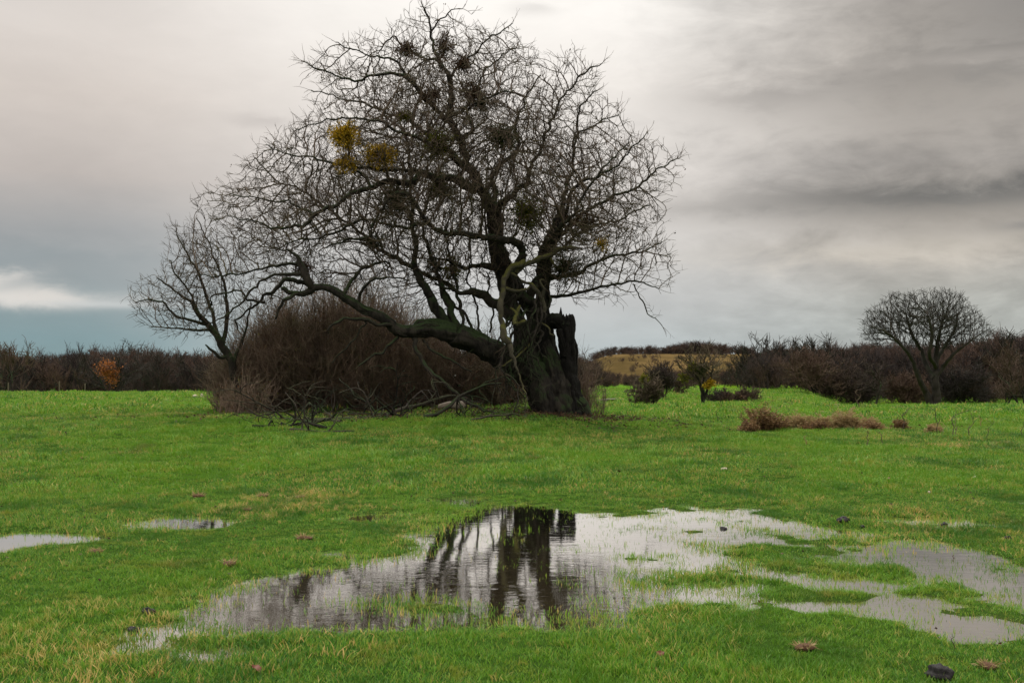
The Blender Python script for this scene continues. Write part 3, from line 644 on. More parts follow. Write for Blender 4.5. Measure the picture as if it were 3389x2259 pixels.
pos, par = colonize(seeds, att, .15, 2.0, .19, 90, .22, (0, 0, .03), ctr, .5, .6)
fl, R = to_lines(pos, par, len(seeds), .0075, 2.2, sr, .07)
tw = twigs(fl, ctr, .72, .42, .0072, .018)
thin = [(p, r) for p, r in limbs if r[-1] < .05]
tw += twigs([(p, r*.35) for p, r in thin], ctr, .5, .5, .0065, .025)
g = Geo(); g.tubes(fl, 4); g.tubes(tw, 3); part('twigs', g, M_TWIG, old)
print('old tree', len(pos), len(fl), len(tw))
# dead leaves still caught in the right of the crown
g = Geo(); c = np.array([p[-1] for p, r in tw]); dx = (c[:, 0]/c[:, 1]*F+CX); dy = HY-(c[:, 2]-EYE)/c[:, 1]*F
m = (rng.random(len(c)) < .10*np.exp(-((dx-1990)/170)**2-((dy-760)/110)**2)+.05*np.exp(-((dx-1050)/140)**2-((dy-880)/120)**2)+.01); c = c[m]
g.leaves(np.repeat(c, 2, 0)+rng.normal(size=(len(c)*2, 3))*.04, .075, .5); part('dead_leaves', g, M_DRYM, old)
def mistletoe(px, py, rx, ry, Y, mat, n, root, size=.075, label=None):
    g = Geo(); c = P(px, py, Y); rX, rZ = rx*Y/F, ry*Y/F; lines = []; C = []; U = []
    for k in range(n):
        d = rng.normal(size=3); d[2] = d[2]*.9+.15; d /= np.linalg.norm(d); q = [c]; m = .35+.75*rng.random()
        for s in range(3):
            e = d+rng.normal(size=3)*.22; q.append(q[-1]+e*np.array([rX, (rX+rZ)/2, rZ])*m/3)
        lines.append((np.array(q), np.array([.012, .009, .006, .004])))
        for s in range(6):
            C.append(q[-1]*(.6+.08*s)+q[-2]*(.4-.08*s)+rng.normal(size=3)*.03); U.append(e)
    g.tubes(lines, 3, 0, .2); g.leaves(np.array(C), size, .42, None, np.array(U))
    o = put('mistletoe_clump', g.mesh('mistletoe_clump', mat, False, origin=root.location), root)
    if label: o['label'] = label
    return o
for a in [(1141,455,50,50,31.0,M_GOLD,330,'golden yellow round mistletoe clump'),(1147,545,38,30,31.1,M_GOLD,160,'small golden mistletoe clump below the round one'),(1258,520,56,44,31.2,M_GOLD,330,'golden mistletoe clump on a horizontal branch'),
 (1338,384,24,17,32,M_OLIVE,70,None),(1662,455,52,46,32.2,M_DARKM,260,None),(1450,480,56,50,32,M_OLIVE,260,None),(1310,668,52,68,33,M_DARKM,260,None),(1452,625,44,60,33.4,M_OLIVE,230,None),
 (1745,712,58,62,32.2,M_OLIVE,300,'yellow green mistletoe clump in the fork'),(1990,808,20,20,32,M_GOLD,40,'tiny yellow mistletoe tuft'),(1870,890,56,60,33.5,M_DARKM,260,None),
 (1532,215,32,32,32.4,M_DRYM,120,None),(1425,318,36,30,32.4,M_DRYM,130,None),(1565,312,44,36,32.6,M_DRYM,150,None),(1345,168,36,26,32.8,M_DRYM,110,None),(1470,165,34,60,33.4,M_DRYM,130,None),(1590,350,24,30,33,M_DARKM,90,None),
 (1500,900,40,60,33.8,M_OLIVE,170,None),(1440,880,34,40,33.8,M_DARKM,120,None),(1235,800,40,34,33.5,M_DARKM,120,None),(1000,885,34,26,31.8,M_DRYM,90,None),(1925,740,56,36,33,M_DRYM,170,None)]:
    mistletoe(a[0], a[1], a[2], a[3], a[4], a[5], a[6], old, .075, a[7])
# ------------------------------------------------------------------ small tree at the left, rooted in the thicket
Y2 = 34.6
def limb2(s, kink=.08, k=0): 
    return smooth_line([P(q[0], q[1], Y2+q[3]) for q in s], [q[2]*.8*Y2/F for q in s], .08, kink, k)
S2 = [[(790,1350,18,.2),(782,1270,17,.1),(765,1190,17,0),(735,1150,17,0),(715,1110,15,0),(690,1075,12,0),(660,1040,9,-.2),(630,1000,6,-.3),(580,960,4,-.4),(520,920,3,-.5)],
 [(735,1150,10,0),(745,1090,9,.3),(752,1030,8,.4),(748,960,6,.5),(720,880,4,.5),(690,800,3,.5),(650,720,2,.5)],[(715,1110,9,0),(700,1040,7,.4),(680,960,6,.6),(645,880,5,.7),(610,820,3,.8),(585,770,2,.8)],
 [(690,1075,8,0),(630,1060,6,-.3),(580,1045,5,-.5),(540,1000,4,-.6),(490,990,3,-.7),(450,1000,2,-.7)],[(700,1090,7,0),(650,1090,5,.3),(600,1085,4,.4),(550,1085,3,.5),(500,1082,2,.5)],
 [(760,1175,8,0),(725,1185,7,-.2),(700,1160,6,-.3),(680,1140,3,-.3)],[(770,1200,9,0),(800,1130,6,.2),(820,1070,4,.3),(830,1000,3,.3)],[(660,1040,5,-.2),(620,960,4,-.4),(575,900,3,-.5),(560,860,2,-.5)]]
b2 = P(790, 1365, Y2+.2); b2[2] = tz(b2[0], b2[1])
small = thing('small_tree', b2, 'small crooked mossy tree leaning left out of the brown thicket', 'tree')
ls = [limb2(s, .08, k) for k, s in enumerate(S2)]
g = Geo(); g.tubes(ls[:1], 12, .25, .6, 5); part('trunk', g, M_BARK, small)
g = Geo(); g.tubes(ls[1:], 7, .2, None, 6); part('branch', g, M_BARK, small)
O2 = [(560,750),(620,780),(700,790),(760,860),(800,950),(790,1060),(740,1120),(690,1130),(600,1120),(500,1090),(440,1030),(430,990),(440,930),(500,930),(560,860)]
sd = [p[i] for p, r in ls for i in range(3, len(p), 3) if r[i] < .12]; s2 = np.array([r[i] for p, r in ls for i in range(3, len(p), 3) if r[i] < .12])
pos, par = colonize(sd, crown_points(1500, O2, 1.6, Y2), .15, 1.8, .19, 60, .22, (0, 0, 0), P(780, 1200, Y2), .5, .6)
fl2, _ = to_lines(pos, par, len(sd), .0065, 2.3, s2, .05); t2 = twigs(fl2, P(720, 1080, Y2), .6, .42, .0065, .02)
g = Geo(); g.tubes(fl2, 4); g.tubes(t2, 3); part('twigs', g, M_TWIG, small)
tick('thickets')
# ------------------------------------------------------------------ thickets
def thicket(name, spots, label, cat, mat, leafm, ncane, nleaf, ivy=0, r0=.009, leafsize=.055, thin=1.0):
    """spots: (x, y, rx, ry, h) domes of arching canes"""
    c0 = np.array([np.mean([s[0] for s in spots]), np.mean([s[1] for s in spots])]); root = thing(name, (c0[0], c0[1], tz(*c0)), label, cat)
    lines = []; tips = []; tot = sum(s[2]*s[3]*s[4] for s in spots)
    for (x, y, rx, ry, h) in spots:
        n = int(ncane*rx*ry*h/tot); z0 = tz(x, y)
        for k in range(n):
            a = random.random()*6.283; m = math.sqrt(random.random())
            base = np.array([x+rx*m*.8*math.cos(a), y+ry*m*.8*math.sin(a), z0-.03])
            a2 = a+random.gauss(0, .8); out = .35+.7*random.random(); hh = h*(.35+.7*random.random()+(.35*random.random() if random.random() < .08 else 0))*math.sqrt(max(.12, 1-(m*.85)**2))
            tip = base+np.array([rx*.45*out*math.cos(a2), ry*.45*out*math.sin(a2), hh])
            mid = base*.5+tip*.5+np.array([0, 0, hh*.22])+rng.normal(size=3)*.12*h
            tt = np.linspace(0, 1, 9)[:, None]; p = base*(1-tt)**2+2*mid*tt*(1-tt)*1.0+(tip+rng.normal(size=3)*.08*h)*tt**2
            p[1:] += np.cumsum(rng.normal(size=(8, 3))*.028*h, 0)*.6; r = r0*(1.6-1.1*tt[:, 0])
            if random.random() < .05: r = r*2.3
            lines.append((p, r)); tips.append(p)
            for j in range(2, len(p)):
                for _ in range(rng.poisson(1.5)):
                    d = (p[j]-p[j-1]); d = d/np.linalg.norm(d)*.5+rng.normal(size=3)*.55+np.array([0, 0, .25]); LL = h*.17*(.4+random.random())
                    q1 = p[j]+d*LL*.5; q2 = q1+(d+rng.normal(size=3)*.35)*LL*.5; lines.append((np.array([p[j], q1, q2]), np.array([r0*.7, r0*.55, r0*.3]))); tips.append(np.array([q1, q2]))
    g = Geo(); g.tubes(lines, 3); part('stems', g, mat, root)
    T = np.concatenate(tips)
    if nleaf:
        g = Geo(); g.leaves(T[rng.integers(0, len(T), nleaf)]+rng.normal(size=(nleaf, 3))*.05, leafsize, .5); part('leaves', g, leafm, root)
    if ivy:
        cc = T[rng.integers(0, len(T), 9)]; pick = T[rng.integers(0, len(T), ivy*6)]
        dmin = np.min(np.linalg.norm(pick[:, None]-cc[None], axis=2), axis=1); pick = pick[dmin < .9][:ivy]
        g = Geo(); g.leaves(pick+rng.normal(size=(len(pick), 3))*.1, .08, .7); part('ivy', g, M_IVY, root)
    return root
def bush_spot(px, py, rx_px, Y, h_px, ry=1.6):
    g_ = P(px, py, Y); return (g_[0], Y, rx_px*Y/F, ry, h_px*Y/F)
thicket('bramble_thicket', [bush_spot(810,1372,90,33.2,150,.7),bush_spot(745,1372,45,34,90,.6),bush_spot(800,1365,100,36,190,1.2),bush_spot(900,1360,150,36.5,300,1.8),bush_spot(1040,1350,190,37,350,2.2),bush_spot(960,1350,60,36.4,370,1.2),bush_spot(1120,1350,70,36.6,400,1.2),bush_spot(1200,1350,190,37.2,340,2.2),bush_spot(1360,1350,170,37,290,2),bush_spot(1530,1345,180,36.8,255,1.8),bush_spot(1660,1345,80,36.3,150,1.2)],
 'huge dense reddish brown bramble thicket behind the old tree', 'thicket', M_REDTWIG, M_BUSHLEAF, 7500, 24000, 3600)
thicket('rusty_shrub', [bush_spot(1180,1330,170,39.5,430,1.5),bush_spot(1330,1330,120,39.5,330,1.5)], 'taller shrub with rusty leaves rising behind the bramble thicket', 'shrub', M_REDTWIG, M_ORANGE if False else M_BUSHLEAF, 900, 3500)
thicket('twiggy_shrub', [bush_spot(1935,1352,30,34.6,250,.6),bush_spot(1965,1350,45,34.8,110,.6)], 'thin brown twiggy shrub right beside the charred stub', 'shrub', M_REDTWIG, M_BUSHLEAF, 85, 160, 0, .007)
tick('general bare t')
# ------------------------------------------------------------------ general bare tree (space colonisation in a dome)
def dome_tree(name, px, py, Y, outline, label, mat, natt, stems, D, dk, tip, depth, twl, twp, extra=None, rmax=.35, category='tree', expo=2.3):
    base = P(px, py, Y); base[2] = tz(base[0], base[1])
    outline = [(3080+(q[0]-3080)*1.05, q[1]) for q in outline] if name == 'oak_tree' else outline
    root = thing(name, base, label, category)
    ml = [smooth_line([P(q[0], q[1], Y+q[3]) for q in s], [q[2]*Y/F for q in s], D*.7, D*.5, k) for k, s in enumerate(stems)]
    g = Geo(); g.tubes(ml, 9, .2, .3, 2); part('trunk', g, mat, root)
    sd = [p[i] for p, r in ml for i in range(len(p)//3, len(p))]; s_r = np.array([r[i] for p, r in ml for i in range(len(p)//3, len(p))])
    pos, par = colonize(sd, crown_points(natt, outline, depth, Y), D, D*11, dk, 80, .2, (0, 0, 0), base+np.array([0, 0, depth*.4]), .5, .6)
    ln, _ = to_lines(pos, par, len(sd), tip, expo, s_r, rmax)
    cpx = np.mean([q[0] for q in outline]); tw = twigs(ln, base+np.array([0, 0, depth*.6]), twp, twl, tip, tip*2.2)
    g = Geo(); g.tubes(ln, 3); g.tubes(tw, 3); part('crown', g, M_WOODTWIG if extra is None else extra, root)
    print(name, len(pos), len(tw))
    return root
dome_tree('oak_tree', 3080, 1345, 85, [(2870,1120),(2862,1080),(2880,1040),(2920,1005),(2960,975),(3010,965),(3050,968),(3110,965),(3170,975),(3200,1010),(3230,1035),(3260,1080),(3280,1110),(3240,1130),(3180,1140),(3120,1160),(3040,1150),(2960,1140),(2900,1150)],
 'large round topped bare oak standing apart at the right', M_GREYBARK, 8500,
 [[(3098,1348,15,0),(3097,1300,13,0),(3096,1260,12,0),(3095,1220,10,.3),(3100,1170,8,.5),(3105,1120,6,.8),(3120,1060,4,1)],[(3080,1348,14,0),(3066,1300,10,0),(3042,1255,8,-.5),(3020,1190,6,-1),(2990,1150,5,-1.5),(2950,1110,4,-2),(2910,1090,3,-2)],
 [(3090,1250,9,0),(3066,1210,8,.8),(3050,1160,6,1.5),(3020,1110,5,2),(3000,1050,3,2.4)],[(3095,1245,9,0),(3120,1215,7,0),(3145,1185,6,-.6),(3180,1150,4,-1),(3220,1120,3,-1.4)],[(3096,1215,7,0),(3075,1170,6,-1.5),(3085,1110,5,-2),(3070,1040,3,-2.4)],[(3100,1190,7,.4),(3130,1140,5,1.4),(3160,1090,4,2),(3170,1040,3,2.4)]],
 .20, .23, .0125, 4.8, .50, .7, M_GREYBARK)
dome_tree('mistletoe_tree', 2328, 1344, 54, [(2250,1230),(2240,1190),(2270,1150),(2330,1140),(2380,1170),(2395,1220),(2370,1260),(2340,1290),(2300,1280)],
 'small dark round tree with yellow mistletoe in the middle distance', M_BARK, 900, [[(2330,1346,7,0),(2328,1320,6,0),(2318,1280,5,0),(2305,1240,3,.3),(2290,1200,2,.4)],[(2328,1325,5,0),(2340,1290,4,0),(2352,1250,3,-.3),(2360,1210,2,-.4)],[(2326,1310,4,0),(2328,1260,3,.4),(2330,1200,2,.5)]],
 .16, .20, .015, 1.1, .35, 1.1, M_TWIG)
mt = bpy.data.objects['mistletoe_tree']
for a in [(2262,1250,20,12,54,M_OLIVE,60),(2352,1268,14,10,53.6,M_GOLD,50),(2338,1278,10,9,53.5,M_GOLD,30),(2322,1225,18,22,54,M_DARKM,90),(2290,1215,14,12,54,M_OLIVE,50)]: mistletoe(*a, mt, .12)
# ------------------------------------------------------------------ bushy trees of the middle distance
def fan_tree(h, spread, nst, seed, tip=.012, dens=1.0, lean=0.0):
    """bare multi-stem tree as polylines, height h, base at the origin"""
    r_ = random.Random(seed); rg = np.random.default_rng(seed); thick = []; fine = []
    def grow(p, d, ln, r, lev):
        q = [p]; rr = [r]; n = 4
        for i in range(n):
            d = d+rg.normal(size=3)*.16+np.array([0, 0, .06]); d = d/np.linalg.norm(d); q.append(q[-1]+d*ln/n); rr.append(r*(1-.45*(i+1)/n))
        (thick if lev >= 3 else fine).append((np.array(q), np.array(rr)))
        if lev <= 0: return
        k = (3 if lev > 1 else 4)
        for i in range(k+ (1 if r_.random() < .5*dens else 0)):
            j = r_.randint(1, n); dd = d*.75+rg.normal(size=3)*.5*spread+np.array([0, 0, .12]); dd = dd/np.linalg.norm(dd)
            grow(q[j], dd, ln*(.55+.3*r_.random()), max(tip, r*.55), lev-1)
    for s in range(nst):
        a = r_.random()*6.283; t = (.15+.5*r_.random())*spread*(0 if nst == 1 else 1)
        d = np.array([math.cos(a)*t+lean, math.sin(a)*t, 1.0]); d /= np.linalg.norm(d)
        grow(np.array([math.cos(a)*.1*min(1, nst-1), math.sin(a)*.1*min(1, nst-1), -.1]), d, h*.42, h*.014/math.sqrt(nst)*1.8, 4)
    zmax = max(p[:, 2].max() for p, r in fine+thick); s = h/zmax
    f = lambda L_: [(p*s, r) for p, r in L_]
    return f(thick), f(fine)
def fan_root(name, loc, h, spread, nst, seed, label, tip=.012, mat=None, fmat=None, lean=0, group=None, cat='tree', dens=1.0):
    root = thing(name, loc, label, cat, group)
    th, fi = fan_tree(h, spread, nst, seed, tip, dens, lean); o = root.location
    sh = lambda L_: [(p+np.array(o), r) for p, r in L_]
    g = Geo(); g.tubes(sh(th), 5, .15, .3); part('trunk', g, mat or M_BARK, root)
    g = Geo(); g.tubes(sh(fi), 3); part('crown', g, fmat or M_WOODTWIG, root)
    return root
def at(px, py, Y):
    p = P(px, py, Y); p[2] = tz(p[0], p[1]); return p
t1 = fan_root('leafy_shrub', at(2150, 1345, 54), 1.9, 1.0, 11, 11, 'small dark shrub with a yellow mistletoe tuft beside the round tree', .017, M_BARK, M_TWIG, cat='shrub')
mistletoe(2133, 1253, 11, 12, 54, M_OLIVE, 50, t1, .12)
fan_root('bare_shrub', at(2198, 1318, 70), 2.5, .8, 9, 12, 'upright purplish bare shrub behind the small shrub pair', .019, cat='shrub')
fan_root('bare_shrub', at(2232, 1300, 82), 2.0, 1.0, 9, 13, 'low rounded brown shrub on the far green slope', .02, cat='shrub')
for k, (px, py, Y, h, lb) in enumerate([(2375,1322,64,.95,'low leafless shrublet just right of the round mistletoe tree'),(2400,1322,64,.7,'smaller leafless shrublet second right of the mistletoe tree'),(2445,1322,65,.9,'wispy shrublet in the far grass left of its twin'),(2485,1322,65,1.0,'wispy shrublet in the far grass nearest the hedge'),(2430,1322,65,.4,'tiny tuft like shrublet in the far grass')]):
    fan_root('shrublet', at(px, py, Y), h, 1.1, 7, 40+k, lb, .012, M_TWIG, M_WOODTWIG, cat='shrub')
lt = fan_root('dead_leaf_tree', at(372, 1310, 88), 5.0, 1.0, 3, 21, 'dark leaning bare tree with a cluster of orange leaves, left field edge', .019, M_BARK, M_WOODTWIG, lean=-.25)
g = Geo(); c = P(355, 1222, 87.5); q = c+rng.normal(size=(900, 3))*np.array([.38, .3, .30]); g.leaves(q, .16, .6); q = P(375, 1245, 87.5)+rng.normal(size=(400, 3))*np.array([.25, .2, .35]); g.leaves(q, .16, .6); part('orange_leaves', g, M_ORANGE, lt)
fan_root('edge_tree', at(10, 1310, 84), 4.9, .9, 3, 22, 'dark bare tree cut off by the left edge of the view', .02)
fan_root('tall_bare_tree', at(2520, 1290, 118), 6.2, .7, 2, 23, 'tall narrow bare tree rising above the wood right of centre', .028, M_BARK, M_GREYBARK)
tall = bpy.data.objects['tall_bare_tree']
for k, (px, Y, sc_) in enumerate([(2445, 121, .62), (2480, 119, .8), (2575, 119, .86), (2618, 117, .92), (2665, 112, .78), (2745, 103, .95), (3290, 100, 1.02), (3350, 103, 1.1), (60, 101, .82), (150, 103, .78), (255, 99, .74), (470, 101, .86), (545, 99, .78), (640, 102, .84)]):
    dup(tall, at(px, 1290, Y), k*1.7, (sc_*1.1, sc_*1.1, sc_), 'bare tree standing at the front edge of the brown wood', 'bare trees along the front of the woods')
SH = [(2700,1350,88,4.4,1.0,8,'dark purple brown hedge shrub at the open meadow corner'),(2760,1350,90,3.6,1.1,9,'wide low hedge shrub left of the dark twisted tree'),(2830,1350,90,3.4,1.1,8,'hedge shrub with greenish stems left of the dark twisted tree'),(2985,1346,92,3.2,1.2,9,'hedge shrub between the dark twisted tree and the oak'),
 (3030,1344,93,2.8,1.2,8,'small hedge shrub tucked against the left of the oak trunk'),(3190,1342,92,4.0,1.3,11,'broad rounded reddish shrub right of the oak'),(3235,1342,94,3.0,1.2,8,'lower shrub at the right side of the rounded reddish shrub')]
for k, (px, py, Y, h, sp, ns, lb) in enumerate(SH): fan_root('hedge_shrub', at(px, py, Y), h, sp, ns, 60+k, lb, .020, M_BARK, M_WOODTWIG, cat='shrub', dens=2)
fan_root('twisted_tree', at(2895, 1349, 80), 3.9, 1.1, 1, 71, 'dark twisted tree with a bent trunk left of the oak', .02, M_BARK, M_WOODTWIG, lean=.3)
fan_root('slender_tree', at(3325, 1345, 82), 3.6, 1.0, 2, 72, 'slender forked tree near the right edge', .018, M_BARK, M_WOODTWIG)
fan_root('edge_tree', at(3380, 1345, 80), 5.2, .9, 3, 73, 'tall bare tree cut off by the right edge of the view', .02, M_BARK, M_WOODTWIG)
tick('the woods')
# ------------------------------------------------------------------ the woods
prot = []
for k in range(8):
    th, fi = fan_tree(1.0*6, .55+.22*(k % 3), 1+(k % 3), 100+k, .024, 1.5)
    g = Geo(); g.tubes(th, 4, 0, .1+.1*(k % 4)); g.tubes(fi, 3); V = np.concatenate(g.V)/6.0
    prot.append(quads('wood_tree', V, np.concatenate(g.Q), M_WOODTWIG, True, {'tint': np.concatenate(g.A)}))
SIL = np.array([(-2500,1100),(-900,1130),(0,1166),(150,1170),(340,1150),(440,1148),(560,1160),(612,1168),(720,1165),(1400,1160),(1900,1172),(1960,1190),(2000,1222),(2100,1234),(2200,1226),(2350,1222),(2440,1205),(2500,1165),(2560,1145),(2700,1142),(2800,1140),(2860,1128),(3060,1140),(3200,1125),(3389,1098),(4300,1090),(5500,1120)], float)
def woods(name, a0, a1, y0, y1, n, label, hmin=.7):
    y = y0+(y1-y0)*rng.random(n)**1.2; a = a0+(a1-a0)*rng.random(n); x = (a-CX)/F*y
    z = terrain(x, y, False); sil = np.interp(a, SIL[:, 0], SIL[:, 1])
    h = np.maximum(.8, EYE+(HY-sil)/F*y-z)*(hmin+(1.04-hmin)*rng.random(n)+.20*(rng.random(n) < .05))*(1+.10*vnoise(a/60, y/25, 0, 91))
    w = np.clip(h, 1.5, 6)*(.65+.35*rng.random(n))
    scatter(name, np.stack([x, y, z], 1), rng.random(n)*6.283, rng.normal(size=(n, 2))*.05, np.stack([w, w, h], 1), rng.integers(0, len(prot), n), prot, label, 'wood')
woods('wood', -1500, 1990, 104, 235, 2200, 'brown leafless wood along the left horizon')
woods('undergrowth', -1500, 1990, 98, 108, 420, 'low dark scrub at the foot of the left wood', .35)
woods('wood', 2470, 5000, 104, 230, 2000, 'brown leafless wood behind the oak on the right')
woods('undergrowth', 2640, 4600, 98, 110, 300, 'scrub at the foot of the right wood behind the oak', .3)
woods('scrub_belt', 1900, 2560, 124, 150, 330, 'belt of bare brown scrub below the yellow hillside', .55)
# hilltop trees, one by one
hp = [(1995,1157),(2035,1163),(2058,1158),(2085,1165),(2115,1152),(2140,1155),(2172,1160),(2190,1162),(2206,1163),(2240,1145),(2262,1135),(2285,1138),(2310,1143),(2335,1138),(2355,1130),(2380,1140),(2415,1148),(2440,1155),(2470,1152)]
first = None
for k, (px, py) in enumerate(hp):
    Y = 305+random.random()*22; p = at(px, 1180, Y); h = EYE+(HY-py)/F*Y-p[2]
    h = max(h, 1.5); lb = 'small bare tree in the row along the hilltop skyline'; gr = 'bare trees along the hilltop'
    if first is None:
        first = thing('hilltop_tree', p, lb, 'tree', gr); put('trunk', None, first) if False else None
        th, fi = fan_tree(1.0, 1.0, 3, 88, .0045, 1.5)
        g = Geo(); g.tubes(th, 3, 0, .1); put('trunk', g.mesh('trunk', M_BARK), first); g = Geo(); g.tubes(fi, 3); put('crown', g.mesh('crown', M_WOODTWIG), first)
        first.scale = (h*1.1, h*1.1, h)
    else: dup(first, p, random.random()*6.28, (h*1.15, h*1.15, h), lb, gr)
# hill hedge of low scrub at the tree feet
n = 400; a = 1960+540*rng.random(n); y = 296+24*rng.random(n); x = (a-CX)/F*y; y[:120] = 160+125*rng.random(120)**.7; x = (a-CX)/F*y; h = .45*(y < 290)+(y >= 290)*1.0; h = h*(1.2+1.6*rng.random(n))+1.6*np.exp(-((a-2320)/80)**2)*(y > 290)
scatter('hill_scrub', np.stack([x, y, terrain(x, y, False)], 1), rng.random(n)*6.28, rng.normal(size=(n, 2))*.05, np.stack([h*1.4, h*1.4, h], 1), rng.integers(0, 8, n), prot, 'low scrub between the trees on the hilltop', 'scrub')
tick('things on the ')
# ------------------------------------------------------------------ things on the meadow
def fallen(name, px, py, length, r, nb, label, mat=M_DEADWOOD, az=0.0, rise=.25, seed=0):
    r_ = random.Random(seed); rg = np.random.default_rng(seed+5); b = G(px, py); root = thing(name, b, label, 'branch')
    lines = []
    def go(p, d, ln, rr, lev):
        q = [p]; n = 6; R_ = [rr]
        for i in range(n):
            d = d+rg.normal(size=3)*np.array([.28, .28, .22]); 
            if q[-1][2] > b[2]+rise*length*.6: d[2] -= .2
            d = d/np.linalg.norm(d); nxt = q[-1]+d*ln/n; nxt[2] = max(nxt[2], tz(nxt[0], nxt[1])+rr*.6); q.append(nxt); R_.append(rr*(1-.6*(i+1)/n))
        lines.append(smooth_line(q, R_, .06, .02, seed))
        if lev:
            for j in range(nb): k = r_.randint(1, n-1); go(q[k], d*.5+rg.normal(size=3)*np.array([.6, .6, .45])+np.array([0, 0, rise]), ln*(.3+.4*r_.random()), max(.006, rr*.5), lev-1)
    go(b+np.array([0, 0, r*.7]), np.array([math.cos(az), math.sin(az), .05]), length, r, 2)
    g = Geo(); g.tubes(lines, 6, .25, None, 8)
    o = root.location; me = g.mesh('branch_wood', mat, True, o); nm = root.name; lab = root['label']
    bpy.data.objects.remove(root); ob = put(name, me, None, b); return tag(ob, label, 'branch')
fallen('fallen_branch', 1010, 1392, 3.25, 0.054, 5, 'spiky tangle of fallen dead branches lying left of the old tree', az=.1, seed=1)
fallen('fallen_branch', 1130, 1400, 2.50, 0.060, 5, 'dark fallen branch with upright spikes, middle of the tangle', az=2.6, rise=.5, seed=2)
fallen('fallen_branch', 960, 1426, 1.88, 0.042, 4, 'low fallen branch at the front edge of the tangle', az=.35, seed=3)
fallen('fallen_branch', 836, 1414, 1.19, 0.048, 2, 'short black fallen branch alone at the far left of the tangle', M_CHAR, .05, .1, 4)
fallen('fallen_branch', 1290, 1372, 3.00, 0.066, 4, 'long fallen branch running toward the pale log', az=-.15, seed=6)
fallen('fallen_branch', 1210, 1355, 2.25, 0.048, 4, 'fallen branch lying close against the thicket foot', az=.2, seed=7)
fallen('fallen_branch', 1560, 1392, 1.38, 0.036, 3, 'small dark fallen branch in front of the pale log', az=.5, seed=8)
fallen('fallen_branch', 1730, 1380, 1.12, 0.024, 4, 'brittle twigs lying in front of the trunk foot', az=1.2, rise=.5, seed=9)
fallen('fallen_branch', 1080, 1420, 2.38, 0.048, 6, 'dark spiky fallen branch at the right front of the tangle', M_BARK, 2.9, .35, 11)
fallen('fallen_branch', 1150, 1375, 2.75, 0.060, 6, 'thick black fallen branch at the back of the tangle', M_BARK, .2, .4, 12)
fallen('fallen_branch', 1400, 1385, 2.50, 0.060, 4, 'long dark fallen branch lying in front of the pale log', M_BARK, .1, .2, 13)
fallen('fallen_branch', 1010, 1372, 2.00, 0.036, 5, 'thin fallen branch leaning on the thicket foot behind the tangle', M_BARK, .4, .5, 14)
LN = 5200; lx = np.concatenate([rng.normal(-2.2, 4.0, 3200), rng.normal(1.4, 1.6, 800), (rng.random(1200)*2-1)*14]); ly = np.concatenate([32.2+rng.normal(0, 1.3, 3200), 32.3+rng.normal(0, .7, 800), 6+28*rng.random(1200)])
lz = terrain(lx, ly); ok_ = lz > .004; lx, ly, lz = lx[ok_], ly[ok_], lz[ok_]
g = Geo(); g.leaves(np.stack([lx, ly, lz+.015+.03*rng.random(len(lx))], 1), np.where(ly > 28, .085, .035), .6, None, np.stack([rng.normal(size=len(lx)), rng.normal(size=len(lx)), np.zeros(len(lx))], 1))
tag(put('leaf_litter', g.mesh('leaf_litter', M_DRYM, False)), 'dead brown leaves strewn in the grass round the old tree', 'leaf litter', kind='stuff')
def rock(name, px, py, sx, sy, sz, mat, label, cat, seed=0, sink=.3, rz=0.0, lump=.25):
    b = G(px, py); n, m = 22, 12; V = []; 
    for i in range(m+1):
        ph = math.pi*i/m
        for j in range(n): th = 2*math.pi*j/n; V.append((math.sin(ph)*math.cos(th), math.sin(ph)*math.sin(th), math.cos(ph)))
    V = np.array(V); d = 1+lump*fbm(V[:, 0]*2.2+seed*7, V[:, 1]*2.2, V[:, 2]*2.2, 51, 4); V = V*d[:, None]*np.array([sx, sy, sz])
    c, s = math.cos(rz), math.sin(rz); V = np.stack([V[:, 0]*c-V[:, 1]*s, V[:, 0]*s+V[:, 1]*c, V[:, 2]], 1)
    V[:, 2] += sz*(1-sink)
    Q = [[i*n+j, (i+1)*n+j, (i+1)*n+(j+1) % n, i*n+(j+1) % n] for i in range(m) for j in range(n)]
    o = put(name, quads(name, V, Q, mat), None, b); return tag(o, label, cat)
# pale log by the trunk: a split half-log with a cut end
b = G(1498, 1356); g = Geo(); ln = smooth_line([b+np.array([-.42, .1, .10]), b+np.array([-.1, .03, .14]), b+np.array([.38, -.05, .14])], [.07, .12, .13], .05, .02, 3); g.tubes([ln], 12, .2, .5, 4)
tag(put('pale_log', g.mesh('pale_log', M_CUTWOOD, True, b), None, b), 'pale bleached log lying beside the thicket foot', 'log')
rock('stone', 1142, 1352, .11, .08, .13, M_CUTWOOD, 'pale upright stone at the thicket foot behind the fallen branches', 'stone', 1)
rock('stone', 646, 1316, .14, .1, .10, M_STONE, 'larger of two pale stones at the far edge of the left field', 'stone', 2)
rock('stone', 668, 1317, .07, .07, .14, M_STONE, 'slimmer of two pale stones at the far edge of the left field', 'stone', 3)
rock('stone', 2396, 1557, .065, .035, .03, M_STONE, 'flat cream stone in the grass beyond the right puddle', 'stone', 4, rz=.5)
rock('stone', 3228, 1584, .03, .025, .022, M_STONE, 'small cream stone in the grass near the right edge', 'stone', 5)
rock('stone', 3075, 1633, .018, .018, .02, M_STONE, 'tiny white pebble in the grass above the right puddles', 'stone', 6)
rock('stone', 3226, 1368, .05, .05, .05, M_STONE, 'round white stone in front of the far reddish shrub', 'stone', 7)
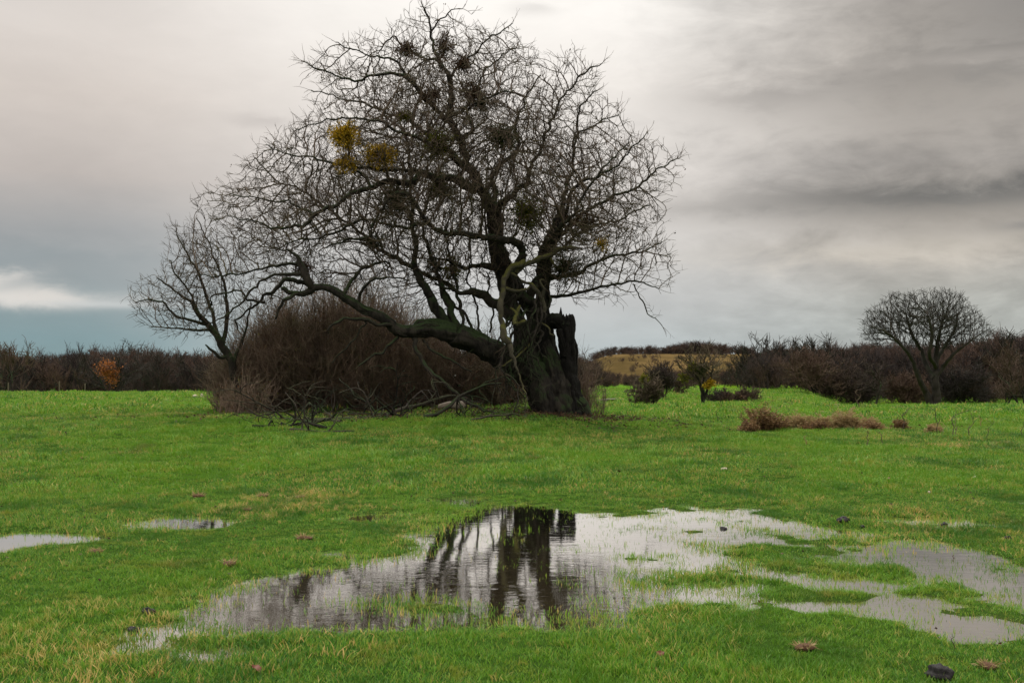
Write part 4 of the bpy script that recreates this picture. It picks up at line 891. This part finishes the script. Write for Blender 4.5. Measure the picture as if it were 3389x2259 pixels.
for k, (px, py, w, lb) in enumerate([(2790,1728,.062,'shiny black dung clod in the grass, largest above the flooded grass'),(3124,1742,.042,'black dung clod at the edge of the small right puddle'),(2392,1757,.045,'flat dark clod in the shallow water right of centre'),(492,2034,.040,'dark clod in the grass left of the main puddle'),(440,2092,.036,'dark clod beside the wet patch at the lower left'),(3112,2252,.07,'dark clod cut by the bottom edge of the view'),(3335,1785,.03,'small dark clod in the grass near the right edge'),(2855,1748,.025,'faint grey clod just right of the shiny black one')]):
    rock('dung_clod', px, py, w, w*.8, w*.62, M_CLOD, lb, 'clod', 20+k, .5, k, .6)
for k, (px, py, w, lb) in enumerate([(1008,1785,.075,'straw topped brown tussock, largest left of the main puddle'),(757,1875,.07,'brown tussock half way down the left grass'),(870,1645,.08,'brown tussock between two others in the left middle grass'),(657,1645,.08,'straw coloured tussock left of its neighbour in the middle grass'),(995,1648,.06,'reddish brown tussock above the main puddle'),(818,1690,.055,'small orange tipped tussock below the row of three'),(1118,1592,.06,'small reddish tussock farthest toward the tree'),(317,1828,.06,'pale tussock left near the streak of water'),(785,1555,.05,'tiny brown tussock in the left distance'),(277,1518,.06,'pale tussock at the far left middle distance'),(2665,2155,.07,'matted straw tussock in the near grass at lower right'),(3270,2215,.06,'flat brown tussock at the lower right corner'),(1255,1602,.045,'tiny dark tussock right of the farthest reddish one'),(1415,1470,.06,'pale yellow tussock in the grass before the fallen branches')]):
    o = rock('tussock', px, py, w, w*.7, w*.30, M_MOUND, lb, 'tussock', 40+k, .45, k)
    n = 90; a = rng.random(n)*6.28; g = Geo(); c = np.stack([np.cos(a)*w*.8*rng.random(n), np.sin(a)*w*.6*rng.random(n), np.full(n, w*.22)], 1)
    g.leaves(c, w*.8, .09, None, np.stack([np.cos(a)*.9, np.sin(a)*.9, np.full(n, .45)], 1)); put('dry_blades', g.mesh('dry_blades', M_STRAW, False), o)
# fallen leaves
M_LEAFR = plain('russet_leaf', (.07, .018, .008, 1), (.15, .040, .014, 1), 60, .6, .2); M_LEAFB = plain('brown_leaf', (.08, .035, .014, 1), (.16, .075, .03, 1), 60, .6, .2)
for k, (px, py, s, m, lb) in enumerate([(2187,2186,.045,M_LEAFR,'dark red upright leaf in the near grass right of centre'),(863,2247,.06,M_LEAFR,'red brown leaf cut by the bottom edge at the left'),(2050,1567,.06,M_LEAFR,'bright orange leaf in the grass beyond the puddle'),(2835,1472,.06,M_LEAFB,'pale brown leaf in front of the bracken heap'),(2940,1590,.05,M_LEAFB,'brown curled leaf in the right middle grass'),(1254,1601,.05,M_LEAFR,'dark red leaf above the main puddle')]):
    b = G(px, py); nn = 5; V = []; 
    for i in range(nn+1):
        f = i/nn; w = math.sin(math.pi*min(.97, f*.9+.08))*.32*(1+.25*(i % 2)); zc = .02+f*.5+.1*math.sin(f*5)
        for sgn in (-1, 0, 1): V.append((sgn*w*.9, f*.55, zc+abs(sgn)*.12))
    V = np.array(V)*s*1.6; a = k*1.3; V = np.stack([V[:, 0]*math.cos(a)-V[:, 1]*math.sin(a), V[:, 0]*math.sin(a)+V[:, 1]*math.cos(a), V[:, 2]+.012], 1)
    Q = [[i*3+j, i*3+j+1, (i+1)*3+j+1, (i+1)*3+j] for i in range(nn) for j in range(2)]
    tag(put('fallen_leaf', quads('fallen_leaf', V, Q, m), None, b), lb, 'leaf')
# dead bracken heap and rough dry strip
def bracken(name, spots, label, n, L0, mat=M_BRACKEN):
    b = G(spots[0][0], spots[0][1]); V = []
    lines, C, U = [], [], []
    tot = sum(s[2]*s[3] for s in spots)
    for (px, py, w, h) in spots:
        c = G(px, py); W = w*c[1]/F; H = h*c[1]/F; z = c[2]-.01
        for k in range(int(n*w*h/tot)):
            x = c[0]+random.gauss(0, .5)*W; y = c[1]+random.gauss(0, .35)*max(.3, W*.5); e = math.exp(-((x-c[0])/W)**2); hh = H*e*(.3+.7*random.random()+(.6*random.random() if random.random() < .12 else 0))
            a = random.random()*6.28; o = hh*.55; p0 = np.array([x, y, z]); p2 = p0+np.array([math.cos(a)*o, math.sin(a)*o, hh]); p1 = (p0+p2)/2+np.array([0, 0, hh*.2]); p3 = p2+np.array([math.cos(a)*o*.5, math.sin(a)*o*.5, -hh*.12])
            lines.append((np.array([p0, p1, p2, p3]), np.array([.005, .004, .003, .002])))
            for f in np.linspace(.35, 1, 7):
                q = p0+(p2-p0)*f+np.array([0, 0, hh*.15*math.sin(f*3)]); C.append(q); U.append(np.array([math.cos(a+1.5), math.sin(a+1.5), .1])); C.append(q); U.append(np.array([math.cos(a-1.5), math.sin(a-1.5), .1]))
    root = thing(name, b, label, 'bracken')
    g = Geo(); g.tubes(lines, 3); part('stems', g, mat, root); g = Geo(); g.leaves(np.array(C), L0, .28, None, np.array(U)); part('fronds', g, mat, root, smooth=False)
    return root
bracken('dead_bracken', [(2520,1425,55,85),(2480,1430,30,50),(2565,1425,45,60)], 'tallest heap of brown dead bracken at the left of the dry strip', 300, .085)
bracken('dry_grass_clump', [(2640,1418,60,50),(2720,1420,70,48),(2800,1420,60,60),(2870,1420,60,40)], 'long low strip of straw coloured rough grass and bracken', 520, .08, M_STRAW)
bracken('dead_bracken', [(2700,1422,50,32),(2790,1418,40,42),(2880,1424,40,30)], 'darker brown bracken growing inside the long dry strip', 230, .08)
bracken('dry_grass_clump', [(2978,1418,22,34)], 'small reddish clump at the right end of the dry strip', 60, .08)
bracken('dry_grass_clump', [(3095,1436,20,36)], 'isolated spiky dry grass clump right of the dry strip', 80, .08, M_STRAW)
for k, (px, py, h, r, m, lb) in enumerate([(2990,1420,75,.010,M_TWIG,'forked dark stalk at the right end of the dry strip'),(3105,1440,100,.008,M_TWIG,'tall dark stalk in the isolated dry clump'),(3153,1446,92,.008,M_TWIG,'dark stalk, left of a close pair'),(3166,1444,72,.006,M_REDTWIG,'thin reddish stalk, right of a close pair'),(3207,1452,90,.007,M_TWIG,'straight stalk alone between the pair and the pale one'),(3246,1412,42,.009,M_STRAW,'short pale cream stalk near the right edge'),(3268,1456,70,.005,M_TWIG,'faint thin stalk right of the pale one'),(2844,1350,62,.016,M_REDTWIG,'tall thin reddish stem before the far hedge'),(2375,1398,95,.006,M_TWIG,'lone whip stem in the grass near the mistletoe tree'),(2612,1372,46,.007,M_TWIG,'thin whip rising left out of the dry strip'),(2840,1420,60,.007,M_REDTWIG,'upright brown stem in the middle of the dry strip'),(2668,1472,34,.008,M_STRAW,'short dry stalk in front of the dry strip'),(2868,1475,52,.007,M_TWIG,'dark stalk in front of the dry strip'),(2920,1470,48,.006,M_TWIG,'crooked thin stalk right of front dark stalk'),(3380,1444,50,.006,M_TWIG,'slanting stalk cut by the right edge'),
  (3158,2150,55,.0025,M_TWIG,'thin curved stem in the near grass at lower right'),(3157,1862,32,.004,M_TWIG,'dark upright twig standing in the right flooded grass'),(219,1440,16,.012,M_TWIG,'tiny black twig standing in the left field'),(2030,1428,22,.010,M_TWIG,'small dark bent twig in the grass right of the tree')]):
    b = G(px, py); H = h*b[1]/F; r = r*(1.7 if b[1] > 20 else 1.3); p = [b+np.array([0, 0, -.02])]
    for i in range(5): p.append(p[0]+np.array([random.gauss(0, .03)*H*(i+1)+.03*H*i*(-1)**k, random.gauss(0, .02)*H, H*(i+1)/5]))
    g = Geo(); lines = [smooth_line(p, np.linspace(r, r*.4, 6), H/12, .01, k)]
    for j in range(3):
        q = p[2+j]; lines.append((np.array([q, q+np.array([random.uniform(-.1, .1)*H, random.uniform(-.06, .06)*H, .10*H]), q+np.array([random.uniform(-.14, .14)*H, 0, .2*H])]), np.array([r*.5, r*.4, r*.2])))
    g.tubes(lines, 5); tag(put('dry_stalk', g.mesh('dry_stalk', m, True, b), None, b), lb, 'stalk')
for k, (px, py, Y, h, lb) in enumerate([(2458,1292,118,1.1,'short pale fence post before the far wood'),(27,1306,74,.75,'thin dark post at the left field edge, far left'),(196,1306,74,.85,'pale thin post at the left field edge before the brown wood'),(281,1307,74,.7,'thin post at the left field edge nearer the leaning tree')]):
    b = at(px, py, Y); r = .03; V = [(sx*r*(1-.1*z), sy*r*(1-.1*z), zz) for z, zz in ((0, -.3), (0, h*.9), (4, h)) for sx, sy in ((-1, -1), (1, -1), (1, 1), (-1, 1))]
    Q = [[i*4+j, i*4+(j+1) % 4, i*4+4+(j+1) % 4, i*4+4+j] for i in range(2) for j in range(4)]+[[8, 9, 10, 11]]
    tag(put('fence_post', quads('fence_post', V, Q, M_POST, False), None, b), lb, 'post')
tick('sky')
# ------------------------------------------------------------------ sky
W = bpy.data.worlds.new('World'); SC.world = W; W.use_nodes = True; t = NT(W.node_tree); bg = t.n['Background']
SUN_EL, SUN_AZ = math.radians(48), math.radians(-8)             # azimuth from +Y toward +X
sky = t.N('ShaderNodeTexSky', sky_type='NISHITA'); sky.sun_disc = False; sky.sun_elevation = SUN_EL; sky.sun_rotation = SUN_AZ
d = t.N('ShaderNodeTexCoord').outputs['Generated']; sep = t.N('ShaderNodeSeparateXYZ'); t.l.new(d, sep.inputs[0])
az = t.math('ARCTAN2', sep.outputs[0], sep.outputs[1]); el = t.math('ARCSINE', sep.outputs[2])
AZ = lambda px: (px-CX)/F; EL = lambda py: (HY-py)/F
uv = t.N('ShaderNodeCombineXYZ'); t.l.new(az, uv.inputs[0]); t.l.new(el, uv.inputs[1])
n1 = t.noise(t.scale(uv.outputs[0], (3.0, 9.0, 1)), 1.0, 6, .55, .3)      # long streaks
n2 = t.noise(t.scale(uv.outputs[0], (9.0, 22.0, 1)), 1.0, 6, .6, .5)
n4 = t.noise(t.scale(uv.outputs[0], (24.0, 60.0, 1)), 1.0, 6, .6, .4)
n3 = t.noise(t.scale(uv.outputs[0], (2.2, 3.2, 1)), 1.0, 4, .5, .2)
elw = t.math('ADD', el, t.math('MULTIPLY', t.math('SUBTRACT', n1, .5), .035))
def ramp(x, stops):
    r = t.N('ShaderNodeValToRGB'); lo, hi = stops[0][0], stops[-1][0]; mr = t.N('ShaderNodeMapRange'); t.val(mr.inputs[0], x); mr.inputs[1].default_value = lo; mr.inputs[2].default_value = hi; t.l.new(mr.outputs[0], r.inputs[0])
    e = r.color_ramp.elements
    while len(e) < len(stops): e.new(.5)
    for i, (p, c) in enumerate(stops): e[i].position = (p-lo)/(hi-lo); e[i].color = lin(c)
    return r.outputs[0]
left = ramp(elw, [(EL(1240), (120,150,158)), (EL(1120), (118,146,156)), (EL(950), (137,149,156)), (EL(800), (152,156,160)), (EL(640), (184,178,175)), (EL(380), (204,197,192)), (EL(0), (216,212,209)), (EL(-300), (230,226,222))])
mid = ramp(elw, [(EL(1240), (170,186,194)), (EL(1000), (186,190,194)), (EL(700), (212,209,207)), (EL(300), (234,231,228)), (EL(0), (248,247,245)), (EL(-300), (240,240,238))])
right = ramp(elw, [(EL(1240), (165,175,178)), (EL(1000), (166,169,167)), (EL(860), (170,166,161)), (EL(760), (160,155,149)), (EL(600), (152,148,144)), (EL(380), (166,161,155)), (EL(0), (156,152,147)), (EL(-300), (140,138,135))])
azw = t.math('ADD', az, t.math('MULTIPLY', t.math('SUBTRACT', n3, .5), .10))
col = t.mix(t.ss(azw, AZ(300), AZ(1350)), left, mid); col = t.mix(t.ss(azw, AZ(1900), AZ(3050)), col, right)
def blob(cx, cy, rx, ry, warp=1.0):
    nx_ = t.math('ADD', t.math('DIVIDE', t.math('SUBTRACT', az, AZ(cx)), rx/F), t.math('ADD', t.math('MULTIPLY', t.math('SUBTRACT', n2, .5), warp*1.6), t.math('MULTIPLY', t.math('SUBTRACT', n4, .5), warp*.8)))
    ny_ = t.math('ADD', t.math('DIVIDE', t.math('SUBTRACT', el, AZ(0)*0+EL(cy)), ry/F), t.math('ADD', t.math('MULTIPLY', t.math('SUBTRACT', n2, .5), warp*2.4), t.math('MULTIPLY', t.math('SUBTRACT', n4, .5), warp*1.6)))
    q = t.math('ADD', t.math('MULTIPLY', nx_, nx_), t.math('MULTIPLY', ny_, ny_)); return t.math('POWER', 2.718, t.math('MULTIPLY', q, -1.0))
def over(col, f, amt, c): return t.mix(t.math('MULTIPLY', f, amt), col, lin(c))
col = over(col, blob(3250, 300, 520, 90, 1.6), .55, (112,110,107)); col = over(col, blob(3050, 690, 700, 45, .9), .85, (104,103,101)); col = over(col, blob(2520, 350, 260, 50, 1.5), .45, (135,131,128))
col = over(col, blob(3389, 120, 300, 120, 1.5), .5, (105,104,103)); col = over(col, blob(3000, 850, 560, 45, 1.1), .75, (188,183,175)); col = over(col, blob(3330, 795, 110, 14, .8), .6, (120,120,122))
col = over(col, blob(3050, 290, 380, 22, 1.2), .5, (172,167,162)); col = over(col, blob(2600, 955, 90, 10, .8), .4, (180,182,182))
col = over(col, blob(150, 1005, 330, 26, .7), 1.0, (206,206,206)); col = over(col, blob(50, 955, 110, 34, 1.3), 1.0, (208,207,206)); col = over(col, blob(230, 1005, 120, 26, 1.4), .8, (210,208,206)); col = over(col, blob(420, 1020, 260, 12, .7), .5, (196,202,206))
col = over(col, blob(60, 880, 500, 40, 1.2), .35, (128,142,150)); col = over(col, blob(880, 430, 120, 20, 1.2), .35, (165,160,158))
col = over(col, blob(1770, 60, 90, 22, 1.0), .4, (190,188,186)); col = over(col, blob(200, 60, 260, 80, 1.5), .3, (188,185,184))
mv = t.N('ShaderNodeMix', data_type='RGBA', blend_type='MULTIPLY'); mv.inputs[0].default_value = 1
k1 = t.math('ADD', t.math('ADD', t.math('MULTIPLY', t.math('SUBTRACT', n1, .5), .22), t.math('MULTIPLY', t.math('SUBTRACT', n4, .5), t.ss(azw, AZ(1700), AZ(2800), .08, .50))), 1.0); k2 = t.math('ADD', t.math('MULTIPLY', t.math('SUBTRACT', n2, .5), t.ss(azw, AZ(1800), AZ(2800), .12, .95)), k1)
cc = t.N('ShaderNodeCombineColor'); [t.l.new(k2, cc.inputs[i]) for i in range(3)]; t.l.new(col, mv.inputs[6]); t.l.new(cc.outputs[0], mv.inputs[7]); col = mv.outputs[2]
# overcast sky brightens toward the zenith, behind the camera it stays a plain grey
zen = t.ss(el, math.radians(20), math.radians(55)); side = t.ss(t.math('ABSOLUTE', az), .55, 1.0)
col = t.mix(side, col, lin((190, 188, 186))); col = t.mix(zen, col, (2.3, 2.25, 2.15, 1))
skl = t.N('ShaderNodeMix', data_type='RGBA', blend_type='MULTIPLY'); skl.inputs[0].default_value = 1; t.l.new(sky.outputs[0], skl.inputs[6]); skl.inputs[7].default_value = (.10, .10, .10, 1)
col = t.mix(.96, skl.outputs[2], col); wm = t.N('ShaderNodeMix', data_type='RGBA', blend_type='MULTIPLY'); wm.inputs[0].default_value = 1; t.l.new(col, wm.inputs[6]); wm.inputs[7].default_value = (1.11, 1.075, 1.03, 1); col = wm.outputs[2]
t.l.new(col, bg.inputs[0]); bg.inputs[1].default_value = 1.0
sl = bpy.data.lights.new('sun', 'SUN'); sl.energy = 1.4; sl.angle = math.radians(20); sl.color = (1, .96, .9)
so = bpy.data.objects.new('sun', sl); COL.objects.link(so)
sd_ = Vector((math.sin(SUN_AZ)*math.cos(SUN_EL), math.cos(SUN_AZ)*math.cos(SUN_EL), math.sin(SUN_EL))); so.rotation_euler = sd_.to_track_quat('Z', 'Y').to_euler(); so.location = (0, 0, 30)
# ------------------------------------------------------------------ camera
cam = bpy.data.cameras.new('camera'); co = bpy.data.objects.new('camera', cam); COL.objects.link(co)
co.location = (0, 0, EYE); co.rotation_euler = (math.pi/2+TH, 0, 0); cam.sensor_width = 36; cam.lens = 36*F/3389; cam.clip_end = 6000; cam.clip_start = .05
SC.camera = co
SC.view_settings.view_transform = 'Standard'; SC.view_settings.look = 'None'; SC.view_settings.exposure = 0; SC.view_settings.gamma = 1
SC.cycles.max_bounces = 5; SC.cycles.diffuse_bounces = 2; SC.cycles.glossy_bounces = 2; SC.cycles.transmission_bounces = 2; SC.cycles.use_denoising = False if False else SC.cycles.use_denoising
